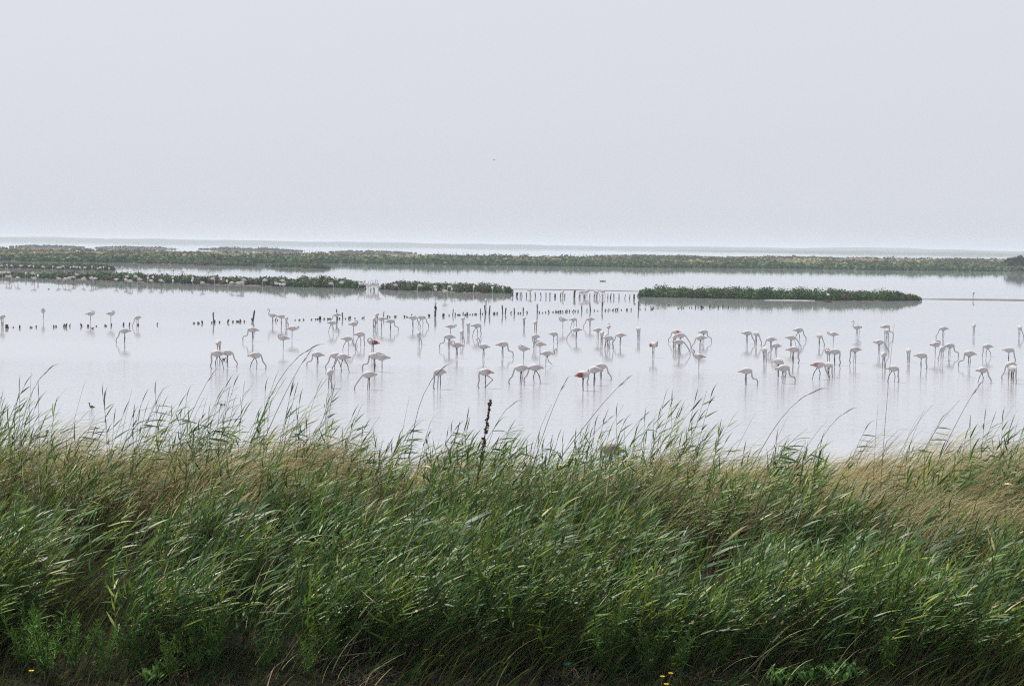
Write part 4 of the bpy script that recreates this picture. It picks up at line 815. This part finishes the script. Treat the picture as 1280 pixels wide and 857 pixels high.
# ------------------------------------------------------------------ other birds
def small_bird(name, L, body, head, bill, neckh, legs=0.0, back=None):
    A = Acc(); r = L * 0.24
    rows = [(-0.55 * L, 0, r * 1.15, 0.01 * L, 0.01 * L), (-0.38 * L, 0, r * 1.05, 0.09 * L, 0.06 * L), (-0.1 * L, 0, r, 0.19 * L, 0.19 * L), (0.15 * L, 0, r, 0.19 * L, 0.2 * L), (0.30 * L, 0, r * 1.25, 0.11 * L, 0.12 * L),
            (0.36 * L, 0, r * 1.3 + neckh * 0.5, 0.06 * L, 0.06 * L), (0.37 * L, 0, r * 1.3 + neckh, 0.075 * L, 0.075 * L), (0.46 * L, 0, r * 1.3 + neckh * 1.02, 0.05 * L, 0.05 * L)]
    rw = [list(q) + list(body if i < 5 else head) for i, q in enumerate(rows)] + [[0.58 * L, 0, r * 1.3 + neckh * 0.96, 0.018 * L, 0.015 * L] + list(bill), [0.68 * L, 0, r * 1.3 + neckh * 0.93, 0.006 * L, 0.006 * L] + list(bill)]
    V, Q, T, c = loft(np.array(rw), 8, 3)
    if back is not None:
        c = np.where((V[:, 2] > r * 1.35)[:, None] & (V[:, 0] < 0.3 * L)[:, None], np.array(back), c)
    V = V + np.array([0, 0, legs]); A.add(V, Q, T, c)
    for s in (-1, 1):
        if legs: V, Q, T = tube(np.array([[0, s * 0.07 * L, legs + r * 0.6], [0.01, s * 0.07 * L, legs * 0.5], [0.0, s * 0.07 * L, -0.05]]), 0.012 * L + 0.003, 5); A.add(V, Q, T, (0.15, 0.12, 0.1))
        V, Q, T, c = loft(np.array([[0.2 * L, s * 0.15 * L, r * 1.05 + legs, 0.03 * L, 0.10 * L] + list(back or body), [-0.1 * L, s * 0.17 * L, r * 1.05 + legs, 0.04 * L, 0.13 * L] + list(back or body), [-0.5 * L, s * 0.06 * L, r * 1.12 + legs, 0.01 * L, 0.02 * L] + list(back or body)]), 6, 3); A.add(V, Q, T, c)
    return A.mesh(name, M_BIRD)
DK = (0.045, 0.038, 0.032)
duck = small_bird('duck', 0.42, DK, (0.05, 0.04, 0.03), (0.05, 0.05, 0.05), 0.10)
for (px, py, yaw, lb) in [(115.5, 410.8, 0, 'small dark duck swimming beside the stump row'), (61, 361.5, 180, 'tiny dark duck off the long island\'s shore'), (279.5, 449.8, 20, 'small dark duck swimming between two feeding flamingos'), (793.5, 380.2, 180, 'dark duck beside the last tall stake near the green island'), (835.5, 382, 0, 'dark duck floating in the green island\'s reflection')]:
    tag(link('duck', duck, None, ground(px, py) + Vector((0, 0, -0.02)), R(yaw), 0.6), lb, 'duck')
avo = small_bird('avocet', 0.30, (0.8, 0.8, 0.8), BK, BK, 0.12, 0.05, BK)
tag(link('avocet', avo, None, ground(115, 512.5), R(160)), 'small black and white wader in the water behind a leaning reed', 'wader')
tag(link('small_wader', small_bird('small_wader', 0.18, (0.10, 0.085, 0.09), (0.08, 0.07, 0.07), BK, 0.02), None, ground(277, 506.8), R(190)), 'small dark wader hunched low beside an upright one', 'wader')
tag(link('small_wader', small_bird('small_wader', 0.18, (0.10, 0.085, 0.09), (0.08, 0.07, 0.07), BK, 0.12), None, ground(280.6, 506.8), R(80)), 'small dark wader with upright neck beside a hunched one', 'wader')
tag(link('egret', small_bird('egret', 0.5, (0.82, 0.82, 0.8), (0.82, 0.82, 0.8), (0.05, 0.05, 0.04), 0.22, 0.3), None, ground(1035, 377.8) + Vector((0, 0, 0.55)), R(200)), 'white egret standing on a dark snag at the green island', 'egret')
# the snag under the egret
g = ground(1034, 377.6); r = link('snag', None, None, g); tag(r, 'dark dead branches at the waterline below the white egret', 'snag')
for i in range(9):
    a = random.uniform(-1.3, 1.3); l = random.uniform(0.45, 0.9); P_ = np.array([[math.sin(a) * l * t * (1 + 0.2 * math.sin(3 * t)), -0.1 + 0.2 * random.random() * t, -0.1 + (0.65 if i == 0 else math.cos(a) * l * 0.75) * t + (0.1 * math.sin(5 * t) if i else 0)] for t in np.linspace(0, 1, 5)])
    V, Q, T = tube(P_, np.linspace(0.05, 0.015, 5), 5); link('branch', Acc().add(V, Q, T, (0.06, 0.045, 0.04)).mesh('branch', M_WOOD), r)
# gull in the air
g = at_y(617.5, 200, 110); A = Acc()
V, Q, T, c = loft(np.array([[-0.2, 0, 0, 0.01, 0.01, .3, .3, .32], [-0.08, 0, 0, 0.05, 0.05, .5, .5, .52], [0.08, 0, 0, 0.05, 0.055, .6, .6, .6], [0.18, 0, 0.01, 0.03, 0.03, .6, .6, .6], [0.26, 0, 0, 0.006, 0.006, .3, .2, .1]]), 8, 3); A.add(V, Q, T, c)
for s in (-1, 1):
    V, Q, T, c = loft(np.array([[0.06, s * 0.03, 0.02, 0.004, 0.07, .3, .3, .32], [0.05, s * 0.22, 0.08, 0.004, 0.065, .3, .3, .32], [-0.03, s * 0.42, 0.05, 0.004, 0.04, .25, .25, .27], [-0.1, s * 0.58, -0.02, 0.003, 0.008, .1, .1, .1]]), 6, 3)
    P2 = []; 
    for (x0_, y0_, z0_, ch) in [(0.06, 0.02, 0.02, 0.15), (0.07, 0.22, 0.08, 0.14), (0.01, 0.42, 0.05, 0.10), (-0.06, 0.60, -0.02, 0.02)]:
        P2 += [(x0_, s * y0_, z0_), (x0_ - ch, s * y0_, z0_ - 0.01), (x0_ - ch * 0.3, s * y0_, z0_ + 0.014)]
    Qw = []
    for i in range(3):
        for j in range(3): Qw.append((i * 3 + j, i * 3 + (j + 1) % 3, (i + 1) * 3 + (j + 1) % 3, (i + 1) * 3 + j))
    A.add(np.array(P2), Qw, [(9, 10, 11)], (0.28, 0.28, 0.3))
tag(link('flying_bird', A.mesh('flying_bird', M_BIRD), None, g, R(165), 0.42), 'single small grey bird flying in the empty sky', 'bird')

# ------------------------------------------------------------------ stakes
def stake_mesh(seed, fat=1.0):
    rg = np.random.default_rng(seed); n = 7; K = 5; V = []; a0 = rg.uniform(0, 6); lx, ly = rg.normal(0, 0.05, 2); sl = rg.normal(0, 0.35, 2)
    for k in range(K):
        t = k / (K - 1); r = 0.055 * fat * (1.0 - 0.25 * t) * (1 + 0.1 * rg.normal())
        for j in range(n):
            a = a0 + 2 * math.pi * j / n; rr = r * (1 + 0.18 * rg.normal()); x = math.cos(a) * rr + lx * t; y = math.sin(a) * rr + ly * t
            z = t + (0.0 if k < K - 1 else (math.cos(a) * sl[0] + math.sin(a) * sl[1]) * 0.12 + 0.03 * rg.normal()); V.append((x, y, z))
    Q = [(k * n + j, k * n + (j + 1) % n, (k + 1) * n + (j + 1) % n, (k + 1) * n + j) for k in range(K - 1) for j in range(n)]
    V.append((lx, ly, 0.97)); c = len(V) - 1; T = [((K - 1) * n + j, (K - 1) * n + (j + 1) % n, c) for j in range(n)]
    return Acc().add(np.array(V), Q, T, np.array([0.040, 0.034, 0.031]) * rg.uniform(0.8, 1.5)).mesh('stake', M_WOOD, False)
TH = [stake_mesh(800 + i, 1.15) for i in range(5)]; FAT = [stake_mesh(820 + i, 1.9) for i in range(5)]
def stake(px, py, h, label, group, fat=False):
    g = ground(px, py); me = random.choice(FAT if fat else TH); w = random.uniform(0.85, 1.3)
    o = link('stake', me, None, (g.x, g.y, -0.15), random.uniform(0, 6)); o.scale = (w, w, h + 0.15)
    o.rotation_euler = (random.gauss(0, 0.06 if h > 0.35 else 0.18), random.gauss(0, 0.06 if h > 0.35 else 0.2), random.uniform(0, 6))
    return tag(o, label, 'stake', group)
SL, SG = 'short rotten stake stump in the long row across the shallows', 'stake stumps in the long row'
TL, TG = 'tall weathered stake standing up from the row of stumps', 'tall stakes in the stump row'
row = []   # (px, py, h) read along the row
def addrow(x0, sx, xs_, ya, yb, xa, xb, tall=(), big=()):
    for x in xs_:
        px = x0 + x / sx; py = ya + (yb - ya) * (px - xa) / (xb - xa)
        row.append((px, py + random.uniform(-0.4, 0.4), 0.55 if x in tall else (0.85 if x in big else random.choice([0.10, 0.14, 0.2, 0.26])), x in big))
addrow(0, 7.111, [65, 112, 175, 280, 320, 483, 505, 560, 580, 615, 733, 783, 860, 923, 963, 990, 1097, 1147, 1232, 1390], 410, 406.5, 0, 180)
addrow(230, 7.111, [88, 130, 170, 245, 265, 270, 316, 383, 432, 468, 485, 508, 540, 608, 612, 805, 828, 982, 1032, 1075, 1128, 1175, 1208, 1248, 1275], 404.5, 398.8, 240, 410, (), (265, 608))
addrow(380, 7.111, [108, 142, 178, 215, 235, 300, 318, 345, 370, 395, 412, 450, 515, 530, 650, 705, 735, 772, 810, 897, 928, 960, 995, 1020, 1040, 1117, 1237], 399.4, 395.0, 395, 550, (345, 705), (300,))
addrow(530, 7.111, [50, 168, 228, 255, 275, 310, 325, 345, 365, 388, 403, 418, 452, 500, 515, 548, 578, 605, 630, 645, 700, 722, 765, 805, 832, 858, 883, 920, 1008, 1030, 1052], 395.0, 390.8, 535, 680, (255, 500, 805, 722, 883), (548, 578, 700, 1008))
addrow(640, 7.111, [305, 337, 357, 385, 400, 415, 430, 458, 480, 497, 512, 530, 557, 585, 622, 665, 698, 735, 770, 800, 825, 850, 870, 885, 900, 915, 935, 975, 1020, 1060, 1125, 1150, 1190, 1240], 390.4, 386.6, 685, 812, (622,), (698, 800, 1125))
addrow(790, 7.111, [170, 195, 225, 300, 410, 430, 455, 510, 530, 560, 590, 620, 645, 690, 712, 740, 765, 800, 815, 860], 386.0, 384.0, 810, 915)
for (px, py, h, big) in row: stake(px, py, h, TL if h > 0.5 else SL, TG if h > 0.5 else SG, fat=(h <= 0.3 and random.random() < 0.15))
p_st = stake(544.2, 395.4, 0.52, 'stout stake carrying a black cormorant', TG, True); p_st.rotation_euler = (0, 0, 0)
# cormorant
g = ground(544.2, 395.4); A = Acc()
V, Q, T, c = loft(np.array([[-0.16, 0, -0.10, 0.02, 0.01, *BK], [-0.09, 0, 0.06, 0.06, 0.04, *BK], [-0.02, 0, 0.20, 0.09, 0.09, *BK], [0.03, 0, 0.34, 0.075, 0.08, *BK], [0.05, 0, 0.45, 0.035, 0.035, *BK], [0.03, 0, 0.54, 0.026, 0.026, *BK], [0.06, 0, 0.60, 0.032, 0.030, 0.5, 0.45, 0.4], [0.12, 0, 0.62, 0.018, 0.014, 0.3, 0.25, 0.15], [0.20, 0, 0.61, 0.006, 0.006, 0.2, 0.15, 0.1]]), 9, 3); A.add(V, Q, T, c)
for s in (-1, 1):
    V, Q, T, c = loft(np.array([[0.05, s * 0.07, 0.36, 0.02, 0.05, *BK], [-0.03, s * 0.09, 0.22, 0.02, 0.08, *BK], [-0.13, s * 0.04, 0.02, 0.01, 0.02, *BK]]), 6, 3); A.add(V, Q, T, c)
    V, Q, T = tube(np.array([[0, s * 0.04, 0.14], [0.02, s * 0.04, -0.03]]), 0.018, 5); A.add(V, Q, T, BK)
tag(link('cormorant', A.mesh('cormorant', M_BIRD), None, (g.x, g.y, 0.54), R(250)), 'black cormorant perched upright on a stout stake', 'cormorant')
UL, UG = 'upright stake in the even row before the thin mud bar', 'upright stakes in the even row'
for x in [55, 72, 100, 130, 145, 180, 215, 252, 298, 335, 368, 410, 450, 485, 560, 605, 645, 685, 720, 740, 790, 830, 850, 880, 920, 965, 1003, 1043]:
    px = 630 + x / 6.4; stake(px, 370.3 + (px - 638) * 0.019, random.uniform(0.42, 0.62) if x != 560 else 0.95, UL if x != 560 else 'stake a head taller than the others in the even row', UG, fat=x in (560, 410, 100, 1043))
stake(799.5, 372.8, 1.1, 'thick leaning stake close to the end of the green island', UG, True)
for x in (444, 447, 451, 456, 463, 468, 640.5, 646): stake(x, 362.5 + (x - 444) * 0.033, 0.35, 'short stake in the gap beside the short island', 'stakes beside the short island')
# far net stakes beyond the marsh strip
for i, px in enumerate([548, 556, 565, 570, 579, 584, 590, 597, 604, 612, 650, 653.5, 656, 660, 713, 718, 724, 729, 733, 743, 381, 387, 391, 396, 400]):
    stake(px, (317.2 if px > 500 else 314.5) + (px - 550) * 0.012 * (px > 500), 1.5, 'tiny far stake in pale water beyond the marsh strip', 'far stakes beyond the marsh strip', True)
# driftwood clump in open water
g = ground(753.5, 351.6); r = link('driftwood', None, None, g); tag(r, 'small dark driftwood clump with two upturned ends in open water', 'driftwood')
for i, P_ in enumerate([[[-0.55, 0, 0.0], [-0.2, 0.05, 0.06], [0.2, 0, 0.07], [0.55, -0.05, 0.02]], [[-0.4, 0.1, 0.0], [-0.48, 0.1, 0.2], [-0.6, 0.1, 0.38]], [[0.35, 0, 0.02], [0.45, 0, 0.2], [0.5, 0.02, 0.36]], [[-0.3, -0.1, 0.02], [0, -0.1, 0.10], [0.3, -0.12, 0.04]]]):
    pt = catmull(np.array(P_), 3); V, Q, T = tube(pt, np.linspace(0.09 if i in (0, 3) else 0.035, 0.05 if i in (0, 3) else 0.015, len(pt)), 6); link('log' if i in (0, 3) else 'branch', Acc().add(V, Q, T, (0.06, 0.05, 0.045)).mesh('log', M_WOOD), r)

# ------------------------------------------------------------------ lone tree on the marsh strip
g = ground(1274, 338.0); r = link('tamarisk_tree', None, None, (g.x, g.y, 0.3), 0, 1.85); tag(r, 'lone dark bushy tree on the marsh strip', 'tree')
A = Acc()
for i in range(7):
    a = random.uniform(0, 6.28); l = random.uniform(1.6, 3.0); e = random.uniform(0.2, 0.8); P_ = np.array([[math.cos(a) * e * t * l * 0.6, math.sin(a) * e * t * l * 0.6, -0.3 + l * t] for t in np.linspace(0, 1, 5)]); V, Q, T = tube(P_, np.linspace(0.14, 0.03, 5), 6); A.add(V, Q, T, (0.08, 0.06, 0.045))
link('trunk', A.mesh('trunk', M_WOOD), r)
cs = []
for i in range(34):
    a = random.uniform(0, 6.28); rr = random.uniform(0, 1) ** 0.6 * 2.6; cs.append((math.cos(a) * rr, math.sin(a) * rr, random.uniform(0.1, 3.0) * (1 - 0.16 * rr)))
cs = np.array(cs); V, Q, c = clumps(cs, np.full(34, 0.75), np.full(34, 0.75), 60, 0.32, np.array([(0.028, 0.055, 0.028)] * 34) * rng.uniform(0.7, 1.3, (34, 1)))
link('crown', np_mesh('crown', V, Q, c, M_SHRUB, False), r)

# ------------------------------------------------------------------ haze: one closed box of air
hx, hy0, hy1, hz0, hz1 = 15000, -80, 15000, -1.4, 23
V = np.array([(x, y, z) for z in (hz0, hz1) for y in (hy0, hy1) for x in (-hx, hx)], float)
me = np_mesh('haze', V, np.array([(0, 2, 3, 1), (4, 5, 7, 6), (0, 1, 5, 4), (2, 6, 7, 3), (0, 4, 6, 2), (1, 3, 7, 5)]), None, None, False)
mh = bpy.data.materials.new('haze_air'); mh.use_nodes = True; n = mh.node_tree; n.nodes.clear()
pv = n.nodes.new('ShaderNodeVolumePrincipled'); pv.inputs['Density'].default_value = 0.00024; pv.inputs['Color'].default_value = (0.71, 0.765, 0.83, 1); pv.inputs['Anisotropy'].default_value = 0.0
o_ = n.nodes.new('ShaderNodeOutputMaterial'); n.links.new(pv.outputs[0], o_.inputs['Volume']); me.materials.append(mh)
tag(link('haze', me), 'pale humid haze filling the air over the lagoon', 'haze', kind='stuff')
